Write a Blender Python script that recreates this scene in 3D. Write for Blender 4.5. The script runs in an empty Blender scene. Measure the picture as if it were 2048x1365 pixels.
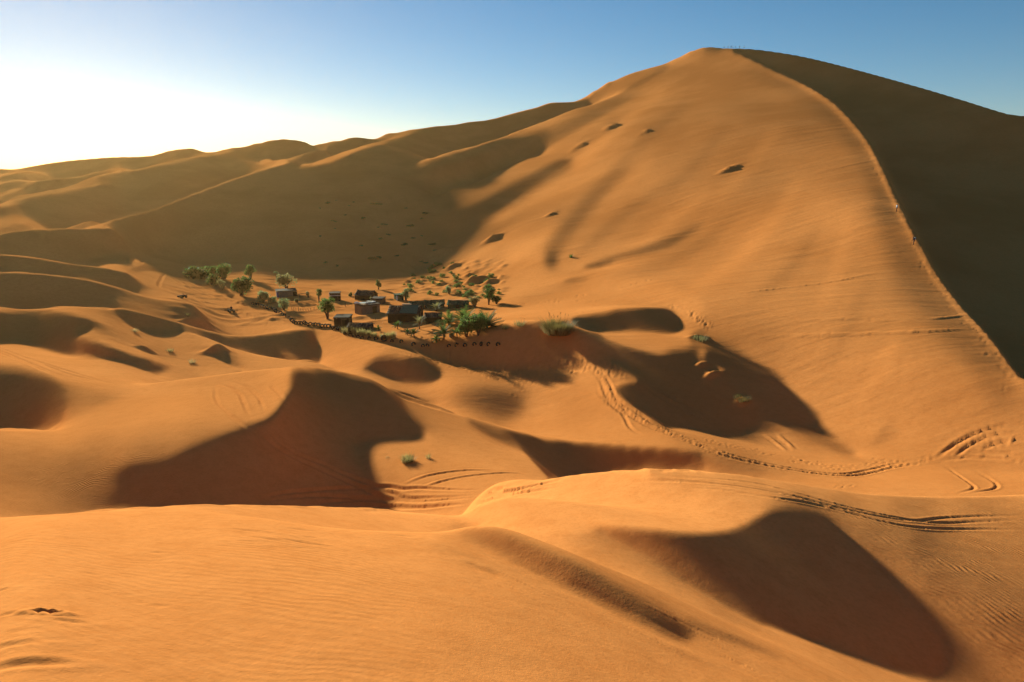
import bpy, bmesh, math, random, base64, lzma
import numpy as np
from mathutils import Vector, Matrix
R = math.radians
random.seed(7)
scene = bpy.context.scene
col = scene.collection

# ------------------------------------------------------------------ camera
CAM_Z = 30.0
FPX = 1365.0                                   # focal length for a 2048 px wide frame
PITCH = math.atan((682.5 - 350.0) / FPX)       # looking down, horizon at row 350
cam_data = bpy.data.cameras.new('camera')
cam_data.sensor_width = 36.0
cam_data.lens = 36.0 * FPX / 2048.0
cam_data.clip_start = 0.1
cam_data.clip_end = 60000.0
cam = bpy.data.objects.new('camera', cam_data)
cam.location = (0, 0, CAM_Z)
cam.rotation_euler = (math.pi / 2 - PITCH, 0, 0)
col.objects.link(cam)
scene.camera = cam

# ------------------------------------------------------------------ sky, sun, exposure
SUN_AZ, SUN_EL = R(-34.5), R(12.0)             # azimuth from +Y towards +X
world = bpy.data.worlds.new('World')
scene.world = world
world.use_nodes = True
nt = world.node_tree
sky = nt.nodes.new('ShaderNodeTexSky')
sky.sky_type = 'NISHITA'
sky.sun_disc = False
sky.sun_elevation = SUN_EL
sky.sun_rotation = SUN_AZ
sky.altitude = 2000.0
sky.air_density = 1.0
sky.dust_density = 0.12
sky.ozone_density = 2.2
nt.nodes['Background'].inputs['Strength'].default_value = 0.05
hs = nt.nodes.new('ShaderNodeHueSaturation')           # the photograph's sky is richer than clear air
hs.inputs['Saturation'].default_value = 1.28
hs.inputs['Value'].default_value = 1.0
hs.inputs['Hue'].default_value = 0.494
nt.links.new(sky.outputs['Color'], hs.inputs['Color'])
nt.links.new(hs.outputs['Color'], nt.nodes['Background'].inputs['Color'])
sun_data = bpy.data.lights.new('sun', 'SUN')
sun_data.energy = 5.0
sun_data.angle = R(2.0)
sun_data.color = (0.93, 1.0, 0.80)
sun = bpy.data.objects.new('sun', sun_data)
SUN_DIR = Vector((math.sin(SUN_AZ) * math.cos(SUN_EL), math.cos(SUN_AZ) * math.cos(SUN_EL), math.sin(SUN_EL)))
sun.rotation_euler = SUN_DIR.to_track_quat('Z', 'Y').to_euler()
sun.location = SUN_DIR * 300
col.objects.link(sun)
vs = scene.view_settings
vs.view_transform = 'Standard'
vs.look = 'None'
vs.exposure = 1.15
vs.gamma = 1.0
vs.use_curve_mapping = False
scene.cycles.max_bounces = 6
scene.cycles.diffuse_bounces = 3
scene.cycles.volume_bounces = 1

# ------------------------------------------------------------------ terrain survey
# The dune field is one height field on a log-polar grid round the view point (columns: bearings,
# rows: distances). It is fitted from a survey: crest lines with their distances, spot distances,
# and a chart of how far the sand tilts towards the sun (74 = turned away, 246 = facing it).
# Chart coordinates are those of a 2048 x 1365 frame.
ST, CW, CH = 2, 1024, 683
CU, CV = np.meshgrid((np.arange(CW) + .5) * ST, (np.arange(CH) + .5) * ST)
CU = CU.astype(np.float32); CV = CV.astype(np.float32)
def spline(pts, closed=True, n=6):
    P = np.array(pts, float); m = len(P); out = []
    t = (np.arange(n) / n)[:, None]
    for i in range(m if closed else m - 1):
        p0 = P[(i - 1) % m] if closed or i > 0 else P[i]
        p1 = P[i]; p2 = P[(i + 1) % m]
        p3 = P[(i + 2) % m] if closed or i + 2 < m else p2
        out.append(.5 * ((2 * p1) + (-p0 + p2) * t + (2 * p0 - 5 * p1 + 4 * p2 - p3) * t * t + (-p0 + 3 * p1 - 3 * p2 + p3) * t ** 3))
    out = np.vstack(out)
    return out if closed else np.vstack([out, P[-1:]])
def window(poly, pad):
    u0 = max(0, int((poly[:, 0].min() - pad) / ST) - 1); u1 = min(CW, int((poly[:, 0].max() + pad) / ST) + 2)
    v0 = max(0, int((poly[:, 1].min() - pad) / ST) - 1); v1 = min(CH, int((poly[:, 1].max() + pad) / ST) + 2)
    return u0, u1, v0, v1
def inside(poly, win):
    u0, u1, v0, v1 = win; acc = 0
    for a in (.25, .75):
        for b in (.25, .75):
            uu = ((np.arange(u0, u1) + a) * ST)[None, :]; vv = ((np.arange(v0, v1) + b) * ST)
            ins = np.zeros((v1 - v0, u1 - u0), bool)
            x0, y0 = poly[-1]
            for x1, y1 in poly:
                if y0 != y1:
                    r = np.nonzero((vv < y1) != (vv < y0))[0]
                    if len(r):
                        ins[r] ^= uu < ((x0 - x1) * (vv[r] - y1) / (y0 - y1) + x1)[:, None]
                x0, y0 = x1, y1
            acc = acc + ins
    return (acc / 4).astype(np.float32)
def blur(m, s):
    s = s / ST
    if s < .3: return m
    r = int(s * 3) + 1; k = np.exp(-.5 * (np.arange(-r, r + 1) / s) ** 2); k = (k / k.sum()).astype(np.float32)
    p = np.pad(m, ((r, r), (0, 0)), 'edge'); o = sum(k[i] * p[i:i + m.shape[0]] for i in range(2 * r + 1))
    p = np.pad(o, ((0, 0), (r, r)), 'edge'); return sum(k[i] * p[:, i:i + m.shape[1]] for i in range(2 * r + 1))
def region(pts):
    P = np.array(pts, float); m = np.zeros((CH, CW), np.float32); w = window(P, 0)
    m[w[2]:w[3], w[0]:w[1]] = inside(P, w)
    return m
CHART = np.full((CH, CW), 74, np.float32)
def put(win, m, val, clip):
    u0, u1, v0, v1 = win; s = (slice(v0, v1), slice(u0, u1))
    if clip is not None: m = m * clip[s]
    CHART[s] = CHART[s] * (1 - m) + val * m
def poly(pts, val, soft=0, a=1, sm=True, clip=None):
    P = spline(pts) if sm else np.array(pts, float)
    w = window(P, 3.2 * soft)
    if w[1] > w[0] and w[3] > w[2]: put(w, blur(inside(P, w), soft) * a, val, clip)
def stroke(pts, wid, val, soft=0, a=1, clip=None):
    P = spline(pts, False, 4); wid = np.atleast_1d(wid)
    ws = np.interp(np.linspace(0, 1, len(P)), np.linspace(0, 1, len(wid)), wid)
    W = window(P, ws.max() / 2 + 3.2 * soft + 2); u0, u1, v0, v1 = W
    if u1 <= u0 or v1 <= v0: return
    m = np.zeros((v1 - v0, u1 - u0), np.float32)
    for i in range(len(P) - 1):
        p, q = P[i], P[i + 1]; g = max(ws[i], ws[i + 1]) / 2 + ST
        x0 = max(u0, int((min(p[0], q[0]) - g) / ST)); x1 = min(u1, int((max(p[0], q[0]) + g) / ST) + 2)
        y0 = max(v0, int((min(p[1], q[1]) - g) / ST)); y1 = min(v1, int((max(p[1], q[1]) + g) / ST) + 2)
        if x1 <= x0 or y1 <= y0: continue
        uu = CU[y0:y1, x0:x1] - p[0]; vv = CV[y0:y1, x0:x1] - p[1]
        d = q - p; t = np.clip((uu * d[0] + vv * d[1]) / (d @ d + 1e-9), 0, 1)
        k = np.clip(((ws[i] + (ws[i + 1] - ws[i]) * t) / 2 - np.hypot(uu - t * d[0], vv - t * d[1])) / ST + .5, 0, 1)
        t = m[y0 - v0:y1 - v0, x0 - u0:x1 - u0]; np.maximum(t, k, out=t)
    put(W, blur(m, soft) * a, val, clip)
def blob(u, v, ru, rv, val, a=1, rot=0):
    r = R(rot); x = CU - u; y = CV - v
    e = ((x * math.cos(r) + y * math.sin(r)) / ru) ** 2 + ((-x * math.sin(r) + y * math.cos(r)) / rv) ** 2
    put((0, CW, 0, CH), np.exp(-.5 * e) * a, val, None)
def grad(spots, clip):
    num = np.zeros((CH, CW), np.float32); den = np.zeros((CH, CW), np.float32)
    for u, v, x in spots:
        k = 1 / ((CU - u) ** 2 + (CV - v) ** 2 + 900); k = k * np.sqrt(np.sqrt(k)); num += k * x; den += k
    put((0, CW, 0, CH), np.ones((CH, CW), np.float32), num / den, clip)
def nudge(pts, wid, delta, soft):
    """raise or lower the chart softly along a line"""
    keep = CHART.copy(); stroke(pts, wid, 1000., soft)
    m = (CHART - keep) / (1000. - keep); CHART[:] = keep + m * delta
# crest lines
SKY=[(0,338),(38,340),(69,334),(138,324),(200,318),(258,316),(293,315),(310,314),(331,307),(362,298),(386,296),(399,302),(420,308),(437,307),(468,297),(482,299),(510,291),(551,283),(585,282),(620,284),(640,288),(654,287),(700,279),(752,270),(803,263),(834,260),(872,253),(913,248),(958,242),(1010,232),(1079,215),(1113,206),(1172,198),(1199,180),(1234,163),(1285,141),(1313,133),(1334,130),(1354,118),(1400,95),(1413,89),(1422,93),(1441,94),(1451,97),(1496,96),(1541,101),(1623,115),(1727,141),(1830,170),(1933,201),(2048,237)]
RIDGE=[(1451,98),(1496,113),(1527,127),(1561,144),(1603,163),(1641,184),(1675,208),(1706,239),(1734,273),(1754,304),(1772,342),(1789,380),(1803,408),(1816,435),(1837,473),(1858,515),(1885,560),(1933,622),(1968,656),(2002,698),(2037,749),(2048,767)]
F0=[(0,1035),(150,1026),(300,1016),(450,1012),(600,1014),(700,1017),(780,1021),(850,1027),(930,1034)]
F1=[(1080,962),(1150,950),(1220,943),(1300,940),(1380,941),(1450,946),(1520,955),(1600,968),(1700,984),(1770,990),(1850,993),(1950,993),(2048,990)]
D1=[(285,768),(350,760),(420,751),(480,743),(540,737),(590,734),(640,736),(690,745),(740,757),(780,780),(806,797),(860,814),(915,829),(950,838)]
R2=[(762,765),(816,783),(864,801),(922,830)]
D1L=[(0,858),(60,860),(110,861)]
M1=[(0,614),(31,619),(51,620),(78,619),(103,615),(127,613),(164,613),(205,614),(236,615),(267,621),(308,631),(349,642),(398,656),(424,662),(448,669),(482,671),(520,668),(551,664),(585,660),(610,658)]
M2=[(379,665),(413,674),(448,689),(482,700),(534,712),(585,720),(639,725)]
U1=[(0,545),(31,544),(82,547),(123,551),(164,557),(205,566),(236,574),(267,584),(308,595),(349,600),(390,602)]
U2=[(0,509),(62,513),(123,524),(144,528),(174,531),(205,533),(236,539),(260,542)]
K0=[(0,467),(69,458),(169,456),(230,455)]
BANK=[(980,663),(1009,657),(1042,648),(1068,645),(1090,645),(1147,657),(1173,664)]
FLf=[(172,457),(241,435),(310,416),(379,389),(448,363),(517,340),(572,327)]
FLd=[(0,407),(69,389),(138,379),(207,366)]
FLc=[(34,391),(86,381),(145,370),(193,351),(241,343)]
FLb=[(70,361),(100,357),(155,350),(207,338),(245,334)]
FLe=[(262,341),(310,328),(362,317),(400,311)]
FLg=[(540,320),(575,317),(603,307),(640,294),(654,289)]
FLh=[(603,332),(654,314),(700,299),(738,287),(790,274)]
RB=[(817,335),(838,323),(872,311),(920,298),(975,280),(1027,263),(1079,244),(1117,229),(1148,217),(1182,208),(1251,180)]
RC=[(855,404),(879,391),(907,376),(958,360),(1010,335),(1058,311)]
def crest(line, knots, drop):
    """a crest line with its distance (u -> metres) and the trough hidden behind it (log distance, slope)"""
    P = spline(line, False, 4); k = np.array(knots, float)
    P = np.c_[P, np.exp(np.interp(P[:, 0], k[:, 0], np.log(k[:, 1])))]
    if line[0][0] <= 0: P = np.r_[[[-420, P[0, 1], P[0, 2]]], P]
    if line[-1][0] >= 2048: P = np.r_[P, [[2500, P[-1, 1], P[-1, 2]]]]
    return P, drop
CRESTS={
 'F0':crest(F0,[(0,16),(450,17.5),(700,22),(850,28),(930,32)],(.42,-.05)),
 'F1':crest(F1,[(1080,39.5),(1150,36),(1220,30),(1300,27),(1500,28),(1760,32),(2048,37)],(.3,-.04)),
 'D1':crest(D1,[(285,76),(450,70.5),(600,67),(740,64.5),(860,66),(950,66)],(.15,-.025)),
 'R2':crest(R2,[(762,74),(922,67)],(.06,-.010)),
 'D1L':crest(D1L,[(0,60),(110,64)],(.08,-.015)),
 'M1':crest(M1,[(0,128),(236,126),(398,124),(610,128)],(.06,-.010)),
 'M2':crest(M2,[(379,119),(639,99)],(.03,-.005)),
 'U1':crest(U1,[(0,160),(236,155),(390,146)],(.06,-.006)),
 'U2':crest(U2,[(0,188),(260,178)],(.08,-.006)),
 'K0':crest(K0,[(0,228),(230,236)],(.06,-.008)),
 'FLf':crest(FLf,[(172,250),(310,285),(448,330),(572,360)],(.06,-.008)),
 'FLd':crest(FLd,[(0,320),(207,370)],(.06,-.008)),
 'FLc':crest(FLc,[(34,365),(241,420)],(.05,-.006)),
 'FLb':crest(FLb,[(70,420),(245,455)],(.05,-.006)),
 'FLe':crest(FLe,[(262,400),(400,440)],(.05,-.006)),
 'FLg':crest(FLg,[(540,400),(654,425)],(.05,-.006)),
 'FLh':crest(FLh,[(603,372),(790,440)],(.06,-.008)),
 'RB':crest(RB,[(817,345),(1117,440),(1251,490)],(.05,-.01)),
 'RC':crest(RC,[(855,285),(1058,360)],(.06,-.012)),
 'RIDGE':crest(RIDGE,[(1451,500),(1603,400),(1675,335),(1735,260),(1772,215),(1803,180),(1837,158),(1885,135),(1933,115),(2002,96),(2048,86)],(.08,-.02)),
 'SKYL':crest(SKY[:20],[(0,560),(200,520),(390,480),(551,460),(620,450)],None),
 'SKYM':crest(SKY[20:37],[(640,450),(834,470),(1010,500),(1172,510),(1334,520)],None),
 'SKYT':crest(SKY[37:],[(1354,520),(1413,512),(1451,506),(1600,470),(1830,400),(2048,350)],None),
}
# spot distances: (u, v, metres, weight)
SPOTS=[
(1024,1365,5.8,.5),(0,1365,5.5,1),(500,1365,5.5,1),(1600,1360,8.6,.3),(2040,1360,10,.2),
(960,1038,34,1),(1050,1050,26,.5),(1400,1062,18.5,.5),(2040,1030,34,.3),
(300,1005,43,.6),(20,1022,38,.4),(600,1005,45,.6),(815,915,52,.5),(650,900,54,.5),(500,930,50,.4),(700,965,47.5,.5),(1000,940,46,.3),(950,1000,38.5,2),(850,1012,40.5,2),(1020,985,38.5,1.5),(760,1010,44,1.5),(1060,1000,35.5,1),(800,955,46,1),(900,955,45,1),(1000,962,41.5,1),
(1500,1150,17.3,.3),(1500,1240,16,.3),(1600,1200,16.8,.3),(1700,1280,15,.3),(1340,1110,16.5,.3),(1800,1200,19.5,.2),(1900,1300,17,.2),(1500,1320,11,.3),
(50,845,76,.5),(60,700,96,.5),(300,745,106,.5),(640,728,105,.4),(1100,820,75,.3),(985,806,83,.4),(900,720,106,.4),
(1250,870,67,.4),(1500,900,66,.4),(1650,950,58,.5),(1950,920,62,.4),(1250,920,62,.3),
(450,710,108,.4),(330,580,178,.6),(300,540,205,.6),(250,520,218,.6),
(300,700,113,.3),
(572,590,176,1),(450,545,206,1),(760,600,167,1),(900,640,142,1),(660,657,135,1),(850,560,196,.7),(800,540,208,.6),(960,600,165,.6),
(500,525,222,1),(700,550,208,1),(620,620,155,1),
(1000,645,128,.5),(1120,640,122,.5),(1050,600,150,.5),(1250,610,130,.4),(1300,680,106,.4),(1500,800,84,.4),(1200,720,107,.4),
(1600,700,100,.3),(1400,500,195,.3),(1200,480,215,.3),(1000,480,225,.3),
(1900,400,250,.3),(2040,600,165,.3),(1750,180,430,.3),
(20,430,290,.2),(100,480,225,.3),
]
# tilt chart
# big dune face
face=[(1172,198),(1199,180),(1234,163),(1285,141),(1334,130),(1400,95),(1413,89),(1441,94)]+RIDGE+[(2070,790),(2070,960),(1700,960),(1400,880),(1150,760),(950,690),(880,620),(850,540),(905,478),(960,440),(1030,400),(1100,350),(1150,318),(1060,312),(1000,300),(900,330),(820,345),(838,323),(920,298),(1027,263),(1117,229)]
fm=region(face)
poly(face,180,3,sm=False)
grad([(1410,130,178),(1300,170,188),(1500,200,168),(1350,300,172),(1500,330,168),(1620,250,165),(1650,420,212),(1500,480,208),(1700,330,172),(1760,480,200),(1820,560,165),(1700,600,194),(1600,620,190),(1500,600,195),(1600,720,182),(1750,720,190),(1900,720,178),(1990,760,172),(1700,830,206),(1800,850,208),(1600,800,200),(1950,850,200),(1700,920,225),(2000,900,205),(1200,500,196),(1100,450,196),(1300,420,190),(1250,580,205),(1400,560,200),(1100,600,225),(1000,520,205),(1000,640,222),(950,590,210)],fm)
stroke([(x-26,y+10) for x,y in RIDGE[2:14]],[10,26,40],142,10,.8,clip=fm)
stroke([(x-42,y+14) for x,y in RIDGE[12:]],[40,60,70,60],138,16,.85,clip=fm)
stroke([(x-7,y+3) for x,y in RIDGE],[4,10,14,12,8],212,2,.8,clip=fm)
# soft flutes running down the big face
for pts, w_, d_ in (([(1330,180),(1240,250),(1150,330),(1060,400)],[6,18,22,10],14),([(1380,200),(1300,270),(1220,350)],[6,20,10],-10),([(1300,330),(1200,400),(1110,460),(1010,520)],[6,18,20,8],12),([(1350,360),(1260,420),(1180,490),(1120,540)],[6,18,18,6],-12),
        ([(1420,380),(1330,450),(1240,520),(1150,560)],[6,22,22,8],12),([(1480,420),(1400,490),(1300,540),(1200,575)],[6,20,24,8],-10),([(1450,250),(1400,320),(1330,390)],[6,22,8],-8),([(1560,250),(1500,330),(1430,400)],[8,26,10],8),([(1600,360),(1540,450),(1460,530),(1380,580)],[8,26,30,10],10),
        ([(1640,450),(1580,540),(1500,600)],[8,26,10],-10),([(1700,420),(1680,520),(1640,620)],[10,30,12],8),([(1740,560),(1700,650),(1650,740)],[10,30,14],-8),([(1800,640),(1770,720),(1720,800)],[10,30,14],8),([(1040,430),(980,470),(930,510)],[5,14,6],-22),([(1010,500),(960,540),(920,570)],[5,14,6],-16)):
    nudge(pts, w_, d_ * 2.4, 8)
# right dark side of the big ridge
dark=[(1451,97),(1496,96),(1541,101),(1623,115),(1727,141),(1830,170),(1933,201),(2070,241),(2070,790)]+RIDGE[::-1]
poly(dark,66,0,sm=False)
dk=region(dark)
stroke([(1600,170),(1750,225),(1900,300),(2060,380)],[10,30],72,12,1,clip=dk)
# ---- left flank of big dune
RB=[(817,335),(838,323),(872,311),(920,298),(975,280),(1027,263),(1079,244),(1117,229),(1148,217),(1182,208),(1251,180),(1303,153),(1334,132)]
poly([(834,262),(872,253),(913,248),(958,242),(1010,232),(1079,215),(1113,206),(1172,199),(1182,207),(1148,217),(1117,229),(1079,244),(1027,263),(975,280),(920,298),(872,311),(838,323),(760,340),(700,330),(740,292),(790,276)],74,3)
stroke([(1130,223),(1182,208),(1251,180),(1303,153),(1330,134)],[10,7,5,3],95,2)
poly([(1172,198),(1199,180),(1234,163),(1285,141),(1334,130),(1303,150),(1251,176),(1190,203)],192,1)
stroke([(x+2,y+6) for x,y in RB[:9]],[6,10,14,18,22],205,3)
stroke([(1130,240),(1200,225),(1260,198),(1310,160)],[24,30,24,12],186,8)
# K2 dark
poly([(800,350),(835,338),(879,322),(941,305),(1010,284),(1060,271),(1098,264),(1090,288),(1058,311),(1010,335),(958,360),(907,376),(879,391),(845,408),(780,420)],74,7)
stroke([(1080,282),(1135,257),(1219,212),(1284,180)],[30,24,16,6],132,8,.9)
# G big dark slope right border
poly([(640,560),(640,420),(800,360),(860,400),(880,420),(900,440),(912,470),(880,505),(846,533),(800,549),(700,552)],74,3)
poly([(866,407),(907,384),(958,367),(1010,344),(1062,319),(1135,283),(1219,236),(1240,250),(1150,304),(1080,342),(1020,374),(960,407),(912,426),(880,426)],180,5)
stroke([(882,396),(907,383),(958,367),(1010,342),(1062,317),(1135,279),(1219,232),(1284,195)],[4,8,10,9,8,6],202,3)
# S1 valley
poly([(885,430),(930,425),(981,397),(1040,367),(1100,338),(1145,320),(1138,342),(1076,374),(1016,410),(957,452),(915,475),(880,470)],120,9)
poly([(868,428),(900,430),(930,438),(938,452),(912,473),(880,492),(860,470)],76,6)
RD=[(907,482),(950,460),(987,441),(1050,412),(1113,386),(1170,360),(1217,337)]
stroke(RD,[14,12,10,4],222,4)
stroke([(1100,530),(1106,505),(1125,470),(1165,422),(1217,365),(1260,330)],[14,30,34,28,10],140,10,.9)
blob(1103,520,9,11,80,.95)
stroke([(1150,470),(1200,430),(1260,390),(1330,350)],[10,14,8],205,7,.6)
stroke([(1175,535),(1220,520),(1290,500),(1345,482),(1400,449)],[4,10,14,16,4],118,5,.9)
stroke([(1130,563),(1150,561),(1175,560)],[3,7,3],75,1.5)
stroke([(1170,534),(1195,530),(1225,524)],[3,9,3],80,2)
for a in [(1213,258,1236,248,6),(1144,297,1175,287,5),(1285,266,1300,260,4),(1452,342,1470,335,5),(985,476,998,478,6),(1105,428,1120,424,4),(890,508,915,503,7),(868,520,880,517,6),(880,398,905,403,6)]:
    stroke([(a[0],a[1]),(a[2],a[3])],[2,a[4],2],80,1.2)
# ---- lower camp floor
floor=[(330,520),(405,519),(452,520),(515,528),(570,535),(616,542),(643,550),(698,552),(760,550),(808,549),(836,542),(854,530),(890,520),(940,560),(1000,600),(1010,640),(960,672),(880,682),(800,680),(700,665),(640,650),(560,625),(500,605),(420,590),(340,560)]
poly(floor,204,3)
poly([(330,545),(420,560),(520,610),(600,640),(660,655),(700,668),(640,662),(560,668),(480,675),(424,664),(330,640),(270,590),(250,560),(290,540)],212,4)
# ridge east of the camp, lit
poly([(995,600),(1060,590),(1120,575),(1200,560),(1300,560),(1400,600),(1390,640),(1300,612),(1233,616),(1145,634),(1090,642),(1040,645),(1000,652),(975,660)],222,6)
poly([(1010,610),(1080,600),(1150,585),(1120,600),(1050,612)],175,5,.5)
stroke([(1020,604),(1060,596),(1110,580),(1180,558)],[6,16,14,6],165,6,.6)
# far-left dunes
for pts,w,v,b in [([(0,352),(20,349),(36,345)],[6,3],215,1.5),
  ([(70,362),(100,357),(155,351),(207,340),(245,335)],[2,5,8,12,3],195,2.5),
  ([(125,366),(160,357),(200,344),(240,341)],[3,8,11,3],222,2),
  ([(34,392),(86,382),(145,371),(193,352)],[4,7,6,4],225,2),
  ([(0,409),(69,391),(138,381),(207,367)],[10,6,5,2],225,1.5),
  ([(262,342),(310,330),(362,319),(400,312),(430,308)],[3,8,8,6,2],215,2.5),
  ([(330,318),(370,305),(395,305)],[3,5,3],150,2),
  ([(172,457),(241,435),(310,416),(379,389),(448,363),(517,340),(572,327)],[8,9,9,8,7,6,5],225,1.5),
  ([(517,323),(550,322),(575,318),(603,308),(640,296),(665,289),(700,281)],[6,16,10,7,6,5,3],220,2),
  ([(603,334),(654,316),(700,302),(738,289),(790,275),(834,263)],[5,10,11,9,6,3],220,2.5),
  ([(630,326),(660,322),(695,308)],[4,7,4],200,2.5),
  ([(482,300),(510,293),(551,285),(562,284)],[4,9,6,2],200,1.5),
  ([(0,413),(20,411),(34,409)],[8,6,3],210,2),
  ([(0,369),(20,366),(40,362)],[6,4,2],200,1.5),
  ([(0,448),(40,440),(70,450),(100,462)],[30,22,16,6],165,5),
  ([(160,458),(190,458),(205,457)],[2,4,2],215,1)]:
    stroke(pts,w,v,b)
stroke([(255,362),(320,352),(380,340),(440,330)],[6,16,10,3],88,4)
# lit bowl behind U2 and drag tracks
poly([(135,527),(175,522),(210,514),(250,508),(300,513),(350,512),(400,518),(405,545),(350,550),(300,545),(262,541),(205,535),(170,531)],212,4)
stroke([(318,528),(326,512),(333,500)],[40,24,6],205,4,.8)
# U2 layer : shadow face
u2=region([(-5,509)]+U2+[(300,545),(330,560),(330,700),(-5,700)])
poly([(-20,509)]+U2+[(285,546),(226,543),(199,541),(174,543),(142,543),(120,556),(-20,556)],74,1.5,clip=u2)
poly([(-10,534),(27,544),(-10,546)],222,1)
poly([(256,541),(275,534),(300,533),(316,537),(300,544),(275,547)],90,3)
# U1' lit mound right
poly([(142,543),(174,544),(199,540),(226,543),(256,546),(320,545),(350,560),(380,590),(340,598),(300,593),(236,573),(180,558)],200,2)
poly([(150,552),(200,551),(260,558),(250,572),(210,566),(165,556)],165,6,.9)
blob(280,560,35,12,185,.6)
poly([(262,562),(280,566),(300,578),(280,574)],110,2,.9)
# U1 layer
u1=region([(-5,545)]+U1+[(420,640),(420,800),(-5,800)])
poly([(-20,540),(420,596),(460,640),(460,700),(-20,700)],196,0,sm=False,clip=u1)
grad([(280,600,218),(340,606,214),(400,620,212),(350,640,185),(280,615,165),(300,625,160),(420,650,205),(250,600,120),(230,600,74),(260,612,110)],u1*region([(200,560),(460,590),(460,680),(200,640)]))
poly([(-20,545),(31,545),(82,548),(123,552),(164,558),(205,567),(236,575),(266,585),(240,587),(228,592),(232,602),(240,612),(240,640),(-20,640)],74,3,clip=u1)
poly([(380,648),(400,640),(420,652),(432,662),(410,660)],95,2,clip=u1)
# M1 layer
m1=region([(-5,614)]+M1+[(640,657),(700,680),(760,720),(760,1400),(-5,1400)])
poly([(-20,560),(640,640),(760,700),(760,1000),(-20,1000)],205,0,sm=False,clip=m1)
grad([(20,617,225),(150,620,235),(210,622,232),(210,640,222),(260,670,225),(330,700,218),(400,690,200),(450,700,185),(560,720,195),(500,725,205),(350,740,215),(420,735,208),(200,740,235),(100,720,232),(250,755,225),(280,690,205),(300,710,190),(360,720,225),(20,700,228)],m1)
# shadow B + A
poly([(227,617),(250,620),(308,633),(349,644),(398,658),(424,664),(448,671),(482,673),(520,670),(551,666),(585,662),(612,660),(629,662),(633,690),(639,726),(585,720),(534,712),(482,700),(448,689),(413,674),(379,666),(345,661),(310,660),(276,652),(255,640),(238,628)],74,2.5,clip=m1)
stroke(M2,[2,5,6,6,4],225,1.5)
poly([(330,662),(379,668),(413,678),(448,693),(482,704),(500,715),(440,708),(400,698),(350,680)],198,3)
poly([(345,672),(400,690),(450,705),(475,725),(430,712),(380,695)],170,7,.8)
poly([(410,694),(432,699),(445,697),(462,708),(475,724),(484,741),(466,733),(440,718)],88,2.5)
# shadow C
poly([(-20,630),(20,624),(41,621),(82,620),(103,622),(144,631),(185,643),(208,655),(225,672),(200,664),(182,656),(166,659),(157,668),(158,677),(185,685),(226,697),(256,708),(283,718),(297,719),(318,727),(337,734),(328,742),(310,749),(287,738),(246,724),(205,716),(164,710),(123,706),(82,695),(51,687),(20,682),(-20,680)],74,3.5)
stroke([(205,655),(235,672),(270,688),(330,706)],[16,14,8,3],160,5,.7)
stroke([(180,657),(210,668),(240,682)],[2,6,3],215,3,.8)
stroke([(283,693),(310,702),(340,714)],[3,9,4],130,4,.8)
stroke([(340,702),(365,708),(395,722),(410,735)],[3,6,8,4],150,3,.7)
stroke([(268,664),(280,668),(292,677)],[3,6,3],110,2)
# L1 strip + hollow H
poly([(-20,718),(30,722),(60,728),(92,744),(122,758),(131,772),(133,800),(131,822),(124,842),(111,858),(79,861),(-20,859)],74,0,clip=blur(region([(-20,735),(40,738),(90,752),(130,770),(150,800),(140,860),(-20,865)]),9))
poly([(133,775),(160,770),(200,780),(240,788),(230,805),(190,822),(150,840),(130,850),(135,815)],160,8,.85)
# ---- D1 layer
d1=region([(-5,858)]+D1L+[(125,856),(160,835),(230,800),(285,769)]+D1[1:]+[(1000,855),(1100,960),(900,1030),(-5,1060)])
soft=region([(111,861),(170,820),(260,770),(285,768),(300,800),(200,860)])
d1s=np.maximum(d1*(1-blur(soft,10)),blur(d1,12)*blur(soft,10))
grad([(30,870,246),(130,875,250),(250,840,256),(350,810,258),(450,790,257),(540,770,250),(480,840,226),(400,870,175),(300,895,165),(200,895,170),(80,905,165),(30,900,165),(60,945,125),(160,940,115),(30,1000,180),(10,1030,205),(120,1000,140),(100,1025,170),(200,1000,95),(560,750,250),(870,870,195),(760,920,205),(850,930,200),(950,900,208),(1000,940,225),(930,960,222),(830,830,190),(800,960,190),(740,990,150),(880,1000,220)],d1s)
poly([(585,742),(611,736),(648,737),(685,746),(724,758),(753,765),(780,784),(798,797),(817,822),(840,846),(853,859),(847,867),(822,876),(785,878),(737,880),(717,887),(711,899),(716,917),(724,939),(738,962),(765,985),(790,1010),(740,1030),(250,1030),(230,975),(225,945),(260,930),(300,924),(343,913),(396,889),(449,869),(488,856),(512,846),(535,838),(556,818),(571,796),(582,778),(583,758)],72,5,clip=d1)
poly([(210,1030),(220,960),(260,925),(350,905),(460,862),(500,850),(520,900),(400,1030)],80,20,.6,clip=d1)
stroke([(x,y+3) for x,y in D1[6:]],[3,4,4,4,3],150,1,.5,clip=d1)
# sliver behind D1 ridge and band under R2
poly([(766,767),(790,774),(816,784),(840,792),(864,802),(895,816),(922,831),(900,827),(860,815),(806,799),(780,783)],74,1,clip=1-d1)
stroke([(755,762),(775,774),(800,793)],[4,4,3],205,1)
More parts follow.
